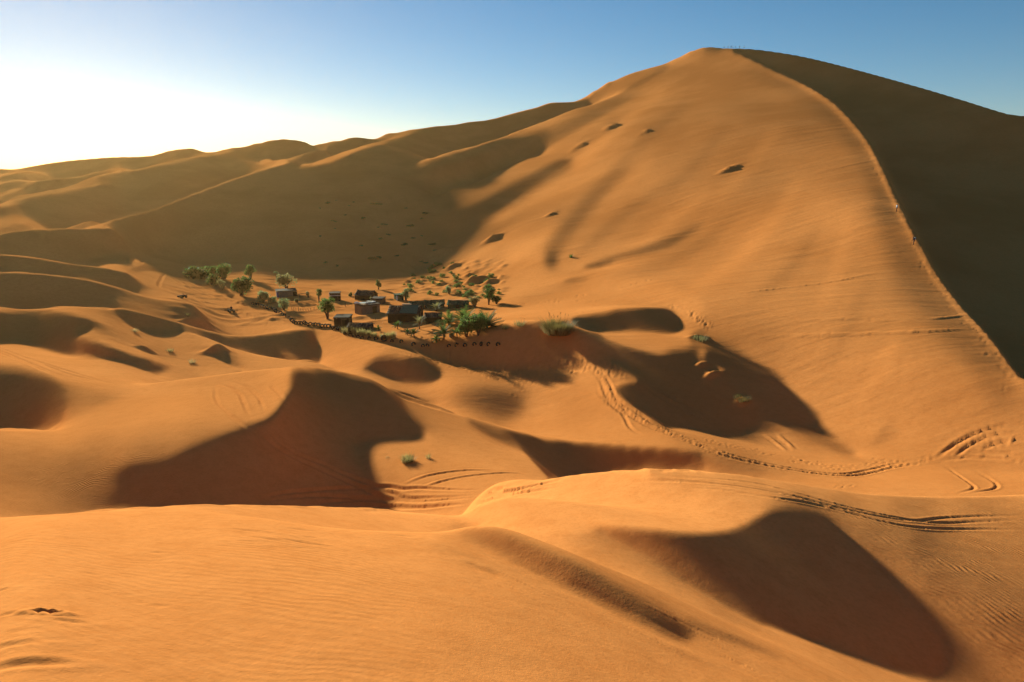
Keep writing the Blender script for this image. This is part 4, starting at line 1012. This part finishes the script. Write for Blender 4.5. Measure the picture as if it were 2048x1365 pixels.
tree('small_shrub', 'thin olive shrub in front of the stone hut right annex', 'shrub', 745, 607, 12, 12, L_OLIVE, trunk=.1, clumps=5, thin=.7)
# palms
palm('young_palm', 'young palm in front of the long dark tent, left corner', 787, 640, 16, 18, L_PALM)
palm('young_palm', 'young palm just below the one at the tent corner', 795, 659, 16, 18, L_PALM, trunk=.35)
palm('dry_palm', 'thin yellowish palm right of the long dark tent', 839, 659, 18, 30, L_OLIVE, fronds=18, trunk=.4)
palm('small_palm', 'small dark palm with stub trunk beside the sand heap', 828, 674, 15, 18, L_PALMD, trunk=.3)
palm('small_palm', 'narrow small palm left of the stub trunked one', 815, 671, 10, 14, L_PALMD, fronds=16)
palm('small_palm', 'little palm behind the reeds', 757, 663, 10, 12, L_PALM, fronds=16)
palm('date_palm', 'dark date palm with spread fronds left of the crate', 888, 680, 32, 36, L_PALMD, trunk=.3)
palm('agave_plant', 'low pale green rosette by the bank under the date palm', 872, 682, 20, 13, L_PALM, fronds=22, trunk=.05)
palm('date_palm', 'green date palm between the crate and the tall bush', 914, 676, 22, 30, L_PALM, trunk=.3)
palm('date_palm', 'broad palm right of the open dark tent', 898, 650, 38, 32, L_PALM, trunk=.1, fronds=34)
palm('date_palm', 'tallest palm in the middle of the green thicket', 930, 656, 44, 46, L_PALM, trunk=.25, fronds=36)
palm('date_palm', 'olive palm in front of the middle green tent', 873, 622, 26, 18, L_OLIVE, trunk=.1, fronds=26)
palm('date_palm', 'big dark fan of fronds at the foot of the sunlit slope', 974, 656, 48, 36, L_PALMD, trunk=.06, fronds=40, droop=.35)
# grass and reeds
tussock('grass_tussock', 'big green brown grass tussock on the crest of the bank', 'grass tussock', 1116, 668, 62, 30, L_GRASS, 1500, wid=.028, stalks=14, spread=.9, dry=.6)
tussock('grass_tuft', 'thin dry grass tuft on the bank left of the big tussock', 'grass tuft', 1040, 652, 34, 12, L_OLIVE, 120, wid=.02, stalks=2)
tussock('grass_tuft', 'small green grass tuft at the left end of the bank crest', 'grass tuft', 1011, 659, 18, 10, L_GRASS, 110, wid=.02)
tussock('grass_tuft', 'yellow grass tuft casting a long shadow before the middle dune', 'grass tuft', 816, 924, 30, 17, L_REED, 420, wid=.008, dry=.5)
tussock('grass_tuft', 'wispy small grass tuft right of the yellow one', 'grass tuft', 857, 917, 12, 13, L_REED, 70, wid=.006, dry=.5)
tussock('dead_tuft', 'tiny dead twig tuft left of the yellow grass', 'grass tuft', 775, 917, 12, 6, L_DRY, 40, wid=.005, dry=0)
tussock('grass_tuft', 'grass tuft lit on its mound inside the big shadow', 'grass tuft', 1484, 801, 36, 12, L_GRASS, 260, wid=.014, dry=.5)
tussock('grass_tuft', 'dark grass tuft on the sand knob at the shadow top', 'grass tuft', 1400, 682, 34, 14, L_OLIVE, 200, wid=.02)
tussock('grass_tuft', 'small tuft on the dune tongue behind the middle dune', 'grass tuft', 340, 704, 16, 8, L_OLIVE, 90, wid=.015)
tussock('grass_tuft', 'dry tuft right of the dune tongue', 'grass tuft', 385, 727, 16, 9, L_DRY, 90, wid=.015)
tussock('grass_tuft', 'tiny green tuft on the slope left of the quad bike', 'grass tuft', 377, 633, 8, 8, L_GRASS, 60, wid=.015)
tussock('grass_tuft', 'dry grass tuft beside the dark little dune mound', 'grass tuft', 270, 664, 16, 8, L_DRY, 80, wid=.015)
tussock('grass_tuft', 'twiggy plant alone on the big slope above the hollow', 'grass tuft', 1142, 516, 12, 9, L_DARK, 50, wid=.04, dry=0)
for k, (u, v, w_, h_) in enumerate(((690,667,14,15),(699,668,14,18),(708,669,13,17),(718,671,14,16),(727,672,14,17),(737,673,14,15),(748,675,14,13),(765,677,14,11),(776,676,16,14),(786,677,14,18))):
    tussock('reed_clump', ORD[k] + ' yellow green reed clump from the left behind the tyre row', 'reeds', u, v, w_, h_, L_REED, 130, 'reed clumps behind the tyre row', wid=.025, spread=.35)
# low shrubs dotted over the foot of the big dune
base = tree('low_shrub', 'low dark shrub on the hummocks at the foot of the big dune', 'shrub', 868, 545, 10, 6, L_MID, 'low shrubs at the dune foot', trunk=.05, clumps=5, dens=45)
for k in range(74):
    u = rnd.uniform(808, 1000); v = rnd.uniform(528, 592)
    if u < 850 and v < 545: v += 18
    if u > 930: v = rnd.uniform(555, 600)
    c = copy_tree(base); c.location = at(u, v); f_ = rnd.uniform(.5, 1.35); c.scale = (f_, f_, f_ * rnd.uniform(.7, 1.1)); c.rotation_euler = (0, 0, rnd.uniform(0, 6))
base = tree('slope_shrub', 'small dark scrub plant on the shaded slope above the camp', 'shrub', 760, 480, 10, 4, L_DARK, 'scrub on the shaded slope', trunk=.05, clumps=4, dens=40)
for k in range(44):
    u = rnd.uniform(640, 900); v = rnd.uniform(395, 535)
    if v < 395 + (u - 640) * .1 or u > 840 + (v - 400) * .4: continue
    c = copy_tree(base); c.location = at(u, v); f_ = rnd.uniform(.5, 1.3); c.scale = (f_ * 1.4, f_, f_ * .8); c.rotation_euler = (0, 0, rnd.uniform(0, 6))
# ------------------------------------------------------------------ huts and tents
def hut(name, label, u, v, wpx, hpx, depth, turn, wall_mat, roof_mat, build):
    p, s = spot(u, v); root = empty(name, p - Vector((0, 0, .1)), facing(p) + R(turn)); tag(root, label, 'tent' if 'tent' in name else 'hut')
    build(root, wpx * s, hpx * s, depth, wall_mat, roof_mat); return root
def wall_panels(root, w, h, d, mat, h2=None):
    """four walls of upright boards or cloth lengths, each board its own part"""
    h2 = h if h2 is None else h2; n = max(3, int(w / .75)); k = max(2, int(d / .9))
    for i in range(n):
        x0, x1 = -w / 2 + w * i / n, -w / 2 + w * (i + 1) / n - .03
        for yy, y in ((-1, -d / 2), (1, d / 2)):
            g = Geo(); o = .02 * (i % 2); g.box(x0, x1, y - .04 - o, y + .04 + o, 0, (h if yy < 0 else h2) - .03 * (i % 3 == 1)); g.obj('wall_panel', mat, root)
    for i in range(k):
        y0, y1 = -d / 2 + .06 + (d - .12) * i / k, -d / 2 + .06 + (d - .12) * (i + 1) / k - .03; f0 = (i + .5) / k
        for x in (-w / 2, w / 2):
            g = Geo(); o = .02 * (i % 2); g.box(x - .04 - o, x + .04 + o, y0, y1, 0, h + (h2 - h) * f0 - .03 * (i % 2)); g.obj('wall_panel', mat, root)
def flat_hut(root, w, h, d, wm, rm, door=None, stripe=None, rubble=0):
    wall_panels(root, w, h * .86, d, wm)
    g = Geo(); g.box(-w / 2 - .15, w / 2 + .15, -d / 2 - .15, d / 2 + .15, h * .86, h * .93); g.box(-w / 2 - .1, w / 2 + .1, -d / 2 - .1, d / 2 + .1, h * .93 + .004, h * .96); roof = g.obj('roof', rm, root)
    for i in range(3):
        g = Geo(); x = -w / 2 + w * (i + .5) / 3; g.tube([(x, -d / 2 - .35, h * .83), (x, d / 2 + .35, h * .83)], .05, 6); g.obj('beam', M_WOOD, root)
    if door is not None:
        g = Geo(); x = w * door; g.box(x - .45, x + .45, -d / 2 - .13, -d / 2 - .07, 0, h * .74); dr = g.obj('door', M_DARK, root)
        g = Geo(); g.box(x - .52, x - .46, -d / 2 - .16, -d / 2 - .06, 0, h * .77); g.box(x + .46, x + .52, -d / 2 - .16, -d / 2 - .06, 0, h * .77); g.box(x - .455, x + .455, -d / 2 - .16, -d / 2 - .06, h * .745, h * .79); g.obj('door_frame', M_WOOD, dr)
    if stripe: g = Geo(); g.box(-w / 2 - .11, -w / 2 + .42, -d / 2 - .12, -d / 2 - .065, 0, h * .84); g.obj('blue_door', stripe, root)
    for i in range(rubble):
        g = Geo(); x, y = rnd.uniform(-.45, .45) * w, rnd.uniform(-.4, .4) * d; a, b = rnd.uniform(.3, .8), rnd.uniform(.2, .5); M_ = Matrix.Translation((x, y, h * .97 + .05)) @ Matrix.Rotation(rnd.uniform(0, 3), 4, 'Z'); g.box(-a, a, -b, b, 0, rnd.uniform(.05, .16), M_); g.obj('roof_sheet', M_WHITE if i % 2 else M_BEIGE, roof)
def pitched_tent(root, w, h, d, wm, rm, opening=0.0, eave=.62, ridge_along_x=True):
    """cloth tent: walls, two roof slopes sagging over the ridge pole, poles, guy ropes, a door flap"""
    e = h * eave; wall_panels(root, w, e, d, wm)
    for sd in (-1, 1):
        g = Geo(); n = 8
        for i in range(n):
            a0, a1 = i / n, (i + 1) / n
            for j in range(4):
                q = []
                for a, b in ((a0, j / 4), (a1, j / 4), (a1, (j + 1) / 4), (a0, (j + 1) / 4)):
                    sag = .10 * h * math.sin(math.pi * b) + .05 * h * math.sin(math.pi * 2 * a) ** 2
                    q.append(((a - .5) * (w + .5), sd * (d / 2 + .25) * (1 - b), e - .05 + (h - e) * b - sag * .6))
                g.face(q if sd < 0 else q[::-1])
        o = g.obj('roof_slope', rm, root, True); sol = o.modifiers.new('cloth', 'SOLIDIFY'); sol.thickness = .04
    for sx in (-1, 1):
        g = Geo(); x = sx * (w / 2 - .02); g.face([(x, -d / 2 + .05, e), (x, d / 2 - .05, e), (x, 0, h - .06)]); g.face([(x - .03 * sx, -d / 2 + .05, e), (x - .03 * sx, 0, h - .06), (x - .03 * sx, d / 2 - .05, e)]); g.obj('gable', wm, root)
        g = Geo(); g.tube([(sx * (w / 2 + .08), 0, 0), (sx * (w / 2 + .08), 0, h + .12)], [.05, .04], 6); g.obj('tent_pole', M_WOOD, root)
        for sy in (-1, 1):
            g = Geo(); g.tube([(sx * (w / 2 + .2), sy * (d / 2 + .2), e - .06), (sx * (w / 2 + .9), sy * (d / 2 + .9), .05)], .012, 4); g.obj('guy_rope', M_WHITE, root)
    g = Geo(); g.tube([(-w / 2 - .25, 0, h - .02), (w / 2 + .25, 0, h - .02)], .045, 6); g.obj('ridge_pole', M_WOOD, root)
    if opening:
        g = Geo(); g.box(-w * opening / 2, w * opening / 2, -d / 2 - .12, -d / 2 - .07, .02, e * .9); fl_ = g.obj('door_opening', M_DARK, root)
        g = Geo(); g.box(w * opening / 2 + .02, w * opening / 2 + .35, -d / 2 - .16, -d / 2 - .1, .02, e * .92); g.obj('door_flap', wm, fl_)
hut('long_hut', 'long low grey brown hut with a blue strip at its left end', 573, 594, 35, 15, 3.4, 4, M_GREY, M_GREYD, lambda r, w, h, d, a, b: flat_hut(r, w, h, d, a, b, .42, M_BLUE))
hut('square_hut', 'small square dark hut with a pale band under its roof', 671, 602, 18, 18, 2.2, -6, M_BLACK, M_BROWN, lambda r, w, h, d, a, b: (flat_hut(r, w, h, d, a, b, .1), (lambda g: (g.box(-w / 2 - .2, w / 2 + .2, -d / 2 - .24, -d / 2 - .17, h * .66, h * .72), g.obj('pale_band', M_WHITE, r)))(Geo()), (lambda g: (g.tube([(-w / 2 - .12, -d / 2 - .1, 0), (-w / 2 - .12, -d / 2 - .1, h)], .05, 6), g.obj('post', M_WHITE, r)))(Geo())))
hut('pitched_tent', 'black and dark green ridge tent behind the flat roofed stone hut', 733, 600, 34, 20, 3.6, -28, M_BLACK, M_GREYD, lambda r, w, h, d, a, b: pitched_tent(r, w, h, d, a, b, .25))
hut('annex_hut', 'low brown annex hut right of the black ridge tent', 757, 607, 22, 13, 2.6, -18, M_GREYD, M_BROWN, lambda r, w, h, d, a, b: flat_hut(r, w, h, d, a, b, -.3))
hut('stone_hut', 'flat roofed grey hut with pale sheets lying on its roof', 735, 626, 38, 21, 3.4, 24, M_GREY, M_GREYD, lambda r, w, h, d, a, b: flat_hut(r, w, h, d, a, b, .2, None, 9))
hut('small_green_hut', 'small green hut with a white door edge beside the pale tree', 798, 601, 14, 14, 2.0, 20, M_GREEN, M_GREEN, lambda r, w, h, d, a, b: (flat_hut(r, w, h, d, a, b, None), (lambda g: (g.box(-w / 2 - .16, -w / 2 + .1, -d / 2 - .14, -d / 2 - .08, 0, h * .84), g.obj('white_door', M_WHITE, r)))(Geo())))
hut('long_tent', 'longest dark tent with a green awning and a beige ridge', 812, 640, 58, 30, 5.0, -14, M_BLACK, M_GREYD, lambda r, w, h, d, a, b: (pitched_tent(r, w, h, d, a, b, .3), (lambda g: (g.face([(-w * .1, -d / 2 - .3, h * .70), (w * .5, -d / 2 - .3, h * .66), (w * .46, -.1, h * 1.03), (-w * .06, -.1, h * 1.03)]), g.face([(-w * .1, -d / 2 - .3, h * .70 - .05), (-w * .06, -.1, h * 1.03 - .05), (w * .46, -.1, h * 1.03 - .05), (w * .5, -d / 2 - .3, h * .66 - .05)]), g.obj('awning', M_GREENL, r)))(Geo()), (lambda g: (g.box(-w * .12, w * .2, -.22, .22, h * 1.04, h * 1.09), g.obj('ridge_mat', M_BEIGE, r)))(Geo())))
hut('green_tent', 'green ridge tent half hidden behind the long dark tent', 834, 616, 26, 15, 3.2, 6, M_GREEN, M_GREEN, lambda r, w, h, d, a, b: pitched_tent(r, w, h, d, a, b, .2))
hut('green_tent', 'middle green ridge tent behind the olive palm', 869, 616, 36, 17, 3.4, 3, M_GREEN, M_GREEN, lambda r, w, h, d, a, b: pitched_tent(r, w, h, d, a, b, .2))
hut('green_tent', 'right green ridge tent with a pale ridge line', 917, 615, 38, 15, 3.4, -8, M_GREEN, M_GREEN, lambda r, w, h, d, a, b: (pitched_tent(r, w, h, d, a, b, .2), (lambda g: (g.box(-w * .5, w * .5, -.12, .12, h + .02, h + .06), g.obj('ridge_strip', M_BEIGE, r)))(Geo())))
hut('open_tent', 'open fronted dark tent with a brown roof between the palms', 867, 643, 30, 19, 3.4, 0, M_BLACK, M_BROWN, lambda r, w, h, d, a, b: pitched_tent(r, w, h, d, a, b, .75, .72))
hut('black_hut', 'tall black cloth hut nearest the tyre row', 687, 652, 28, 22, 3.0, -12, M_BLACK, M_GREYD, lambda r, w, h, d, a, b: flat_hut(r, w, h, d, a, b, .2))
hut('low_tent', 'low black tent with sloping roof right of the tall black hut', 722, 660, 42, 15, 3.0, -14, M_BLACK, M_BROWN, lambda r, w, h, d, a, b: pitched_tent(r, w, h, d, a, b, .3, .7))
# ------------------------------------------------------------------ tyres, posts and small things
def tyre_mesh():
    g = Geo(); R_, r_, n, m_ = .30, .12, 18, 8
    for i in range(n):
        for j in range(m_):
            a, b = 6.2832 * i / n, 6.2832 * j / m_; rr_ = R_ + r_ * math.cos(b) * (1.0 if math.cos(b) < .5 else .85 + .06 * (i % 2))
            g.v.append((rr_ * math.cos(a), r_ * .95 * math.sin(b), rr_ * math.sin(a)))
    for i in range(n):
        for j in range(m_):
            g.f.append((i * m_ + j, i * m_ + (j + 1) % m_, ((i + 1) % n) * m_ + (j + 1) % m_, ((i + 1) % n) * m_ + j))
    return g.mesh('tyre', M_RUB, True)
TYRE = tyre_mesh()
def tyre(u, v, yaw, sc, label, sink=.27):
    p = at(u, v); o = bpy.data.objects.new('tyre', TYRE); o.location = p + Vector((0, 0, (.42 - sink) * sc)); o.rotation_euler = (rnd.uniform(-.35, .35), rnd.uniform(0, 6), yaw); o.scale = (sc, sc, sc); col.objects.link(o)
    tag(o, label, 'tyre', 'tyres standing round the camp')
ROW1 = spline([(506,609),(524,615),(545,621),(565,631),(580,641),(592,650),(606,650),(622,652),(640,654),(655,656),(668,659),(684,663)], False, 6)
q_ = np.r_[0, np.cumsum(np.hypot(*np.diff(ROW1, axis=0).T))]
for k in np.linspace(0, q_[-1], 40):
    u = np.interp(k, q_, ROW1[:, 0]) + rnd.uniform(-1.5, 1.5); v = np.interp(k, q_, ROW1[:, 1]) + rnd.uniform(-1, 1.5)
    tyre(u, v, rnd.uniform(.2, 1.3), rnd.uniform(.9, 1.2), 'old black tyre in the crowded stretch of the tyre row left of the reeds', .1)
ROW2 = ((690,669),(700,671),(709,674),(716,675),(724,678),(738,679),(752,680),(784,685),(803,686),(827,691),(846,694),(855,694),(898,694),(913,693),(930,693),(949,692),(962,691),(977,691),(996,692))
for k, (u, v) in enumerate(ROW2):
    tyre(u, v, rnd.uniform(-1.1, 1.1), rnd.uniform(.8, 1.0), ORD[k] + ' black tyre from the left in the widely spaced right part of the tyre row')
tyre(768, 683, .1, 1.45, 'largest pale centred tyre standing in the tyre row', .1)
def post(u, v, hpx, label, cat='post', group=None, name='fence_post'):
    p, s = spot(u, v); g = Geo(); h = hpx * s; x, y = rnd.uniform(-.12, .12), rnd.uniform(-.1, .1)
    g.tube([(0, 0, -.2), (x * .3, y * .3, h * .35), (x * .8, y * .5, h * .7), (x, y, h)], [.055, .05, .042, .03], 6)
    o = g.obj(name, M_WOOD, None); o.location = p; tag(o, label, cat, group)
for k, (u, v) in enumerate(((584,621),(588,622),(592,623),(597,624),(602,625),(607,625),(612,625),(617,624),(622,623),(628,622),(690,614),(696,613),(704,612),(710,611))):
    post(u, v, 7, ORD[k] + ' short stick from the left of the open fence in the sunlit yard', 'post', 'fence sticks in the yard')
post(598, 626, 14, 'taller pole among the fence sticks left of the bushy tree')
post(692, 616, 12, 'pole standing right of the bushy tree behind the black hut')
post(751, 643, 8, 'lone stub of post on the yard before the stone hut')
post(864, 688, 8, 'thin stick by the rosette plant at the bank')
g = Geo(); p, s = spot(607, 597); rack = empty('wooden_rack', p, facing(p)); tag(rack, 'low wooden rack right of the long grey hut', 'rack')
for x in (-.9, .9):
    g = Geo(); g.tube([(x, 0, -.1), (x * 1.02, 0, 1.1)], [.06, .05], 6); g.obj('leg', M_WOOD, rack)
g = Geo(); g.tube([(-1.1, 0, 1.08), (0, .03, 1.12), (1.1, 0, 1.08)], [.05, .05, .045], 6); g.obj('rail', M_WOOD, rack)
p, s = spot(903, 675); crate = empty('crate', p, facing(p) + .3); tag(crate, 'small dark crate on the sand between two date palms', 'crate')
for k in range(4):
    g = Geo(); z = .04 + k * .12; g.box(-.32, .32, -.28, -.25, z, z + .10); g.box(-.32, .32, .25, .28, z, z + .10); g.box(-.32, -.29, -.245, .245, z, z + .10); g.box(.29, .32, -.245, .245, z, z + .10); g.obj('slat', M_BROWN, crate)
for sx in (-1, 1):
    for sy in (-1, 1):
        g = Geo(); g.box(sx * .26 - .03, sx * .26 + .03, sy * .22 - .03, sy * .22 + .03, -.05, .5); g.obj('corner_post', M_WOOD, crate)
g = Geo(); bm_ = bmesh.new(); bmesh.ops.create_icosphere(bm_, subdivisions=2, radius=.38)
for q in bm_.verts: q.co = Vector((q.co.x * 1.2, q.co.y, max(q.co.z * .75, -.16))) * (1 + .12 * math.sin(q.co.x * 9 + q.co.y * 7))
me = bpy.data.meshes.new('cloth_bundle'); bm_.to_mesh(me); bm_.free(); me.materials.append(M_WHITE); me.polygons.foreach_set('use_smooth', [True] * len(me.polygons))
b_ = bpy.data.objects.new('cloth_bundle', me); p, s = spot(735, 626); b_.location = p + Matrix.Rotation(facing(p) + R(24), 3, 'Z') @ Vector((-19 * s, .6, 21 * s * .96 + .05)); col.objects.link(b_); tag(b_, 'small white bundle on the left corner of the flat roofed hut', 'bundle')
# ------------------------------------------------------------------ quad bikes
def quad_bike(label, u, v, yaw):
    p, s = spot(u, v); root = empty('quad_bike', p, yaw); tag(root, label, 'quad bike')
    for x in (-.62, .62):
        for y in (-.45, .45):
            g = Geo()
            for a, b in ((.16, .29), (.29, .16)): pass
            n = 14
            ring = [(-.13, .14), (-.13, .24), (-.08, .30), (.08, .30), (.13, .24), (.13, .14)]
            k0 = len(g.v)
            for i in range(n):
                t = 6.2832 * i / n; g.v += [(r * math.cos(t), yy, r * math.sin(t)) for yy, r in ring]
            for i in range(n):
                for j in range(5): g.f.append((i * 6 + j, i * 6 + j + 1, ((i + 1) % n) * 6 + j + 1, ((i + 1) % n) * 6 + j))
            o = g.obj('wheel', M_RUB, root, True); o.location = (x, y, .28)
            h_ = Geo(); h_.tube([(0, -.1, 0), (0, .1, 0)], .145, 10); h_.obj('rim', M_GREYD, o)
    g = Geo(); g.prism([(-.95, .42), (-.85, .62), (-.25, .66), (.1, .56), (.45, .72), (.95, .58), (.9, .40), (.3, .30), (-.4, .30)], -.20, .20); g.obj('body', M_BLACK, root)
    for x in (-.62, .62):
        for y in (-1, 1): g = Geo(); g.prism([(x - .36, .52), (x - .22, .66), (x + .22, .66), (x + .36, .52), (x + .2, .60), (x - .2, .60)], y * .22, y * .58) if y > 0 else g.prism([(x - .36, .52), (x - .22, .66), (x + .22, .66), (x + .36, .52), (x + .2, .60), (x - .2, .60)], -.58, -.22); g.obj('mudguard', M_BLACK, root)
    g = Geo(); g.prism([(-.62, .664), (-.55, .80), (-.1, .78), (.05, .664)], -.16, .16); g.obj('seat', M_BROWN, root)
    g = Geo(); g.tube([(.42, 0, .70), (.30, 0, .98)], .03, 6); g.tube([(.22, -.36, .98), (.30, -.15, 1.0), (.30, .15, 1.0), (.22, .36, .98)], .022, 6); g.obj('handlebar', M_RUB, root)
    return root
quad_bike('small dark quad bike on the track left of the camp', 365, 597, 1.2)
QB = quad_bike('dark quad bike under its rider on the lit sand below the track', 463, 626, 2.2)
# ------------------------------------------------------------------ people
def body_mesh(name, J, parts):
    """one continuous skin grown over a posed skeleton, then coloured by height"""
    me = bpy.data.meshes.new(name); names = list(J); idx = {k: i for i, k in enumerate(names)}
    me.from_pydata([J[k][:3] for k in names], [(idx[a], idx[b]) for a, b in (('pelvis', 'waist'), ('waist', 'chest'), ('chest', 'neck'), ('neck', 'chin'), ('chin', 'head'), ('head', 'crown'), ('chest', 'left_shoulder'), ('left_shoulder', 'left_elbow'), ('left_elbow', 'left_hand'), ('left_hand', 'left_fingers'), ('chest', 'right_shoulder'), ('right_shoulder', 'right_elbow'), ('right_elbow', 'right_hand'), ('right_hand', 'right_fingers'), ('pelvis', 'left_hip'), ('left_hip', 'left_knee'), ('left_knee', 'left_ankle'), ('left_ankle', 'left_toe'), ('pelvis', 'right_hip'), ('right_hip', 'right_knee'), ('right_knee', 'right_ankle'), ('right_ankle', 'right_toe'))], [])
    o = bpy.data.objects.new(name, me); col.objects.link(o); o.modifiers.new('skin', 'SKIN'); o.modifiers.new('sub', 'SUBSURF').levels = 1
    for k, sv in zip(names, me.skin_vertices[0].data): sv.radius = (J[k][3], J[k][3]); sv.use_root = k == 'pelvis'
    dg = bpy.context.evaluated_depsgraph_get(); out = bpy.data.meshes.new_from_object(o.evaluated_get(dg)); out.name = name
    bpy.data.objects.remove(o); out.materials.clear()
    for m in parts['mats']: out.materials.append(m)
    for f in out.polygons: f.material_index = parts['pick'](f.center); f.use_smooth = True
    return out
def stand(lean=0.0, step=.12, arm=.12):
    return {'pelvis': (0, 0, .95, .13), 'waist': (0, lean * .3, 1.12, .12), 'chest': (0, lean * .6, 1.36, .14), 'neck': (0, lean * .8, 1.50, .055), 'chin': (0, lean * .9 + .01, 1.56, .075), 'head': (0, lean, 1.65, .10), 'crown': (0, lean, 1.73, .07),
            'left_shoulder': (-.19, lean * .6, 1.40, .065), 'left_elbow': (-.25, lean * .6 + arm, 1.14, .05), 'left_hand': (-.23, lean * .6 + arm * 2.0, .92, .035), 'left_fingers': (-.22, lean * .6 + arm * 2.1, .82, .028), 'right_shoulder': (.19, lean * .6, 1.40, .065), 'right_elbow': (.25, lean * .6 - arm * .4, 1.13, .05), 'right_hand': (.24, lean * .6 + arm * .3, .90, .035), 'right_fingers': (.23, lean * .6 + arm * .5, .80, .028),
            'left_hip': (-.09, 0, .88, .095), 'left_knee': (-.10, step * .9, .48, .065), 'left_ankle': (-.10, step * .7, .08, .045), 'left_toe': (-.11, step + .14, .03, .035), 'right_hip': (.09, 0, .88, .095), 'right_knee': (.10, -step * .2, .48, .065), 'right_ankle': (.10, -step, .09, .045), 'right_toe': (.11, -step + .14, .03, .035)}
def sit():
    J = stand(.02, 0, .15)
    for k, v in {'pelvis': (0, 0, .12, .14), 'waist': (0, 0, .28, .13), 'chest': (0, .08, .52, .14), 'neck': (0, .12, .68, .055), 'chin': (0, .14, .74, .075), 'head': (0, .14, .83, .10), 'crown': (0, .13, .92, .07), 'left_shoulder': (-.19, .08, .56, .065), 'left_elbow': (-.27, .22, .36, .05), 'left_hand': (-.26, .44, .34, .035), 'left_fingers': (-.25, .52, .33, .028), 'right_shoulder': (.19, .08, .56, .065), 'right_elbow': (.27, .22, .36, .05), 'right_hand': (.26, .44, .34, .035), 'right_fingers': (.25, .52, .33, .028), 'left_hip': (-.12, .06, .12, .10), 'left_knee': (-.24, .45, .16, .07), 'left_ankle': (-.26, .40, -.28, .045), 'left_toe': (-.27, .54, -.33, .035), 'right_hip': (.12, .06, .12, .10), 'right_knee': (.24, .45, .16, .07), 'right_ankle': (.26, .40, -.28, .045), 'right_toe': (.27, .54, -.33, .035)}.items(): J[k] = v
    return J
M_SKIN = simple_mat('skin', (.30, .17, .11), .6); M_NAVY = simple_mat('navy_cloth', (.02, .022, .035), .9); M_JEANS = simple_mat('dark_trousers', (.03, .03, .035), .9); M_PALECL = simple_mat('pale_shirt', (.42, .44, .50), .9); M_HAIR = simple_mat('hair', (.02, .015, .012), .7)
def picker(hip, neck, crown):
    return lambda c: 0 if c.z < hip else (1 if c.z < neck else (2 if c.z < crown else 3))
B_WALK = body_mesh('walking_body', stand(.12, .18, .16), {'mats': [M_JEANS, M_PALECL, M_SKIN, M_HAIR], 'pick': picker(.93, 1.5, 1.68)})
B_BEND = body_mesh('climbing_body', stand(.26, .14, .22), {'mats': [M_NAVY, M_NAVY, M_SKIN, M_HAIR], 'pick': picker(.93, 1.5, 1.68)})
B_STAND = body_mesh('standing_body', stand(.0, .05, .06), {'mats': [M_JEANS, M_NAVY, M_SKIN, M_HAIR], 'pick': picker(.93, 1.5, 1.68)})
B_SIT = body_mesh('seated_body', sit(), {'mats': [M_JEANS, M_NAVY, M_SKIN, M_HAIR], 'pick': picker(.2, .68, .85)})
def person(mesh, where, yaw, label, group=None, z=0.0, pack=None):
    o = bpy.data.objects.new('person', mesh); o.location = Vector(where) + Vector((0, 0, z)); o.rotation_euler = (0, 0, yaw); col.objects.link(o); tag(o, label, 'person', group)
    if pack:
        g = Geo(); g.prism([(-.16, 1.02), (-.17, 1.38), (-.10, 1.46), (.10, 1.46), (.17, 1.38), (.16, 1.02)], -.16, -.02); k = g.obj('backpack', pack, o)
    return o
UPHILL = (at(1772, 345) - at(1837, 475)); YU = math.atan2(-UPHILL.x, UPHILL.y)
person(B_WALK, at(1793, 425), YU, 'person in a pale top and dark trousers climbing the ridge, the higher of two climbers', z=.05)
person(B_BEND, at(1827, 491), YU, 'person in dark clothes with a pale pack bent forward, the lower of two climbers', z=.05, pack=M_PALECL)
TOP = ((1448, 98, B_SIT, 'seated person farthest left in the group on the summit ridge'), (1456, 98, B_STAND, 'second person from the left in the group on the summit ridge'), (1462, 98, B_STAND, 'third person from the left in the group on the summit ridge'), (1466, 98, B_WALK, 'fourth person from the left in the group on the summit ridge'), (1471, 98, B_STAND, 'fifth person from the left, right end of the close group on the summit'), (1479, 98, B_STAND, 'person standing apart, second from the right on the summit ridge'), (1488, 98, B_WALK, 'person standing farthest right on the summit ridge'))
def crest_top(u):
    t, _ = to_bearing(np.float64(u), np.float64(98.0)); prof = survey(np.full(RHOS.shape, t), RHOS); k = int(np.argmax(prof)); r = math.exp(RHOS[k])
    return Vector((math.sin(t) * r, math.cos(t) * r, CAM_Z + prof[k] * r))
for u, v, b, phrase in TOP:
    person(b, crest_top(u), rnd.uniform(0, 6), phrase, 'people on the summit', z=.45 if b is B_SIT else .12)
RIDER = QB.location + Vector((0, 0, .66)); person(B_SIT, RIDER + Matrix.Rotation(2.2, 3, 'Z') @ Vector((-.25, 0, 0)), 2.2 - math.pi / 2, 'person in dark clothes sitting on the quad bike below the track')
# ------------------------------------------------------------------ dusty air
def haze_box(density, aniso):
    me = bpy.data.meshes.new('haze'); bm = bmesh.new()
    bmesh.ops.create_cube(bm, size=1.0)
    for v in bm.verts: v.co = Vector((v.co.x * 8600, v.co.y * 8600, 57.0 + v.co.z * 150.0))
    bm.to_mesh(me); bm.free()
    o = bpy.data.objects.new('haze', me); col.objects.link(o); o['kind'] = 'stuff'
    o['label'] = 'thin warm dust haze hanging over the dunes'
    m = bpy.data.materials.new('haze'); m.use_nodes = True; nt = m.node_tree; nt.nodes.clear()
    out = nt.nodes.new('ShaderNodeOutputMaterial'); v = nt.nodes.new('ShaderNodeVolumePrincipled')
    v.inputs['Color'].default_value = (1.0, .54, .20, 1); v.inputs['Density'].default_value = density
    v.inputs['Anisotropy'].default_value = aniso
    nt.links.new(v.outputs[0], out.inputs['Volume']); me.materials.append(m)
haze_box(.00008, .62)
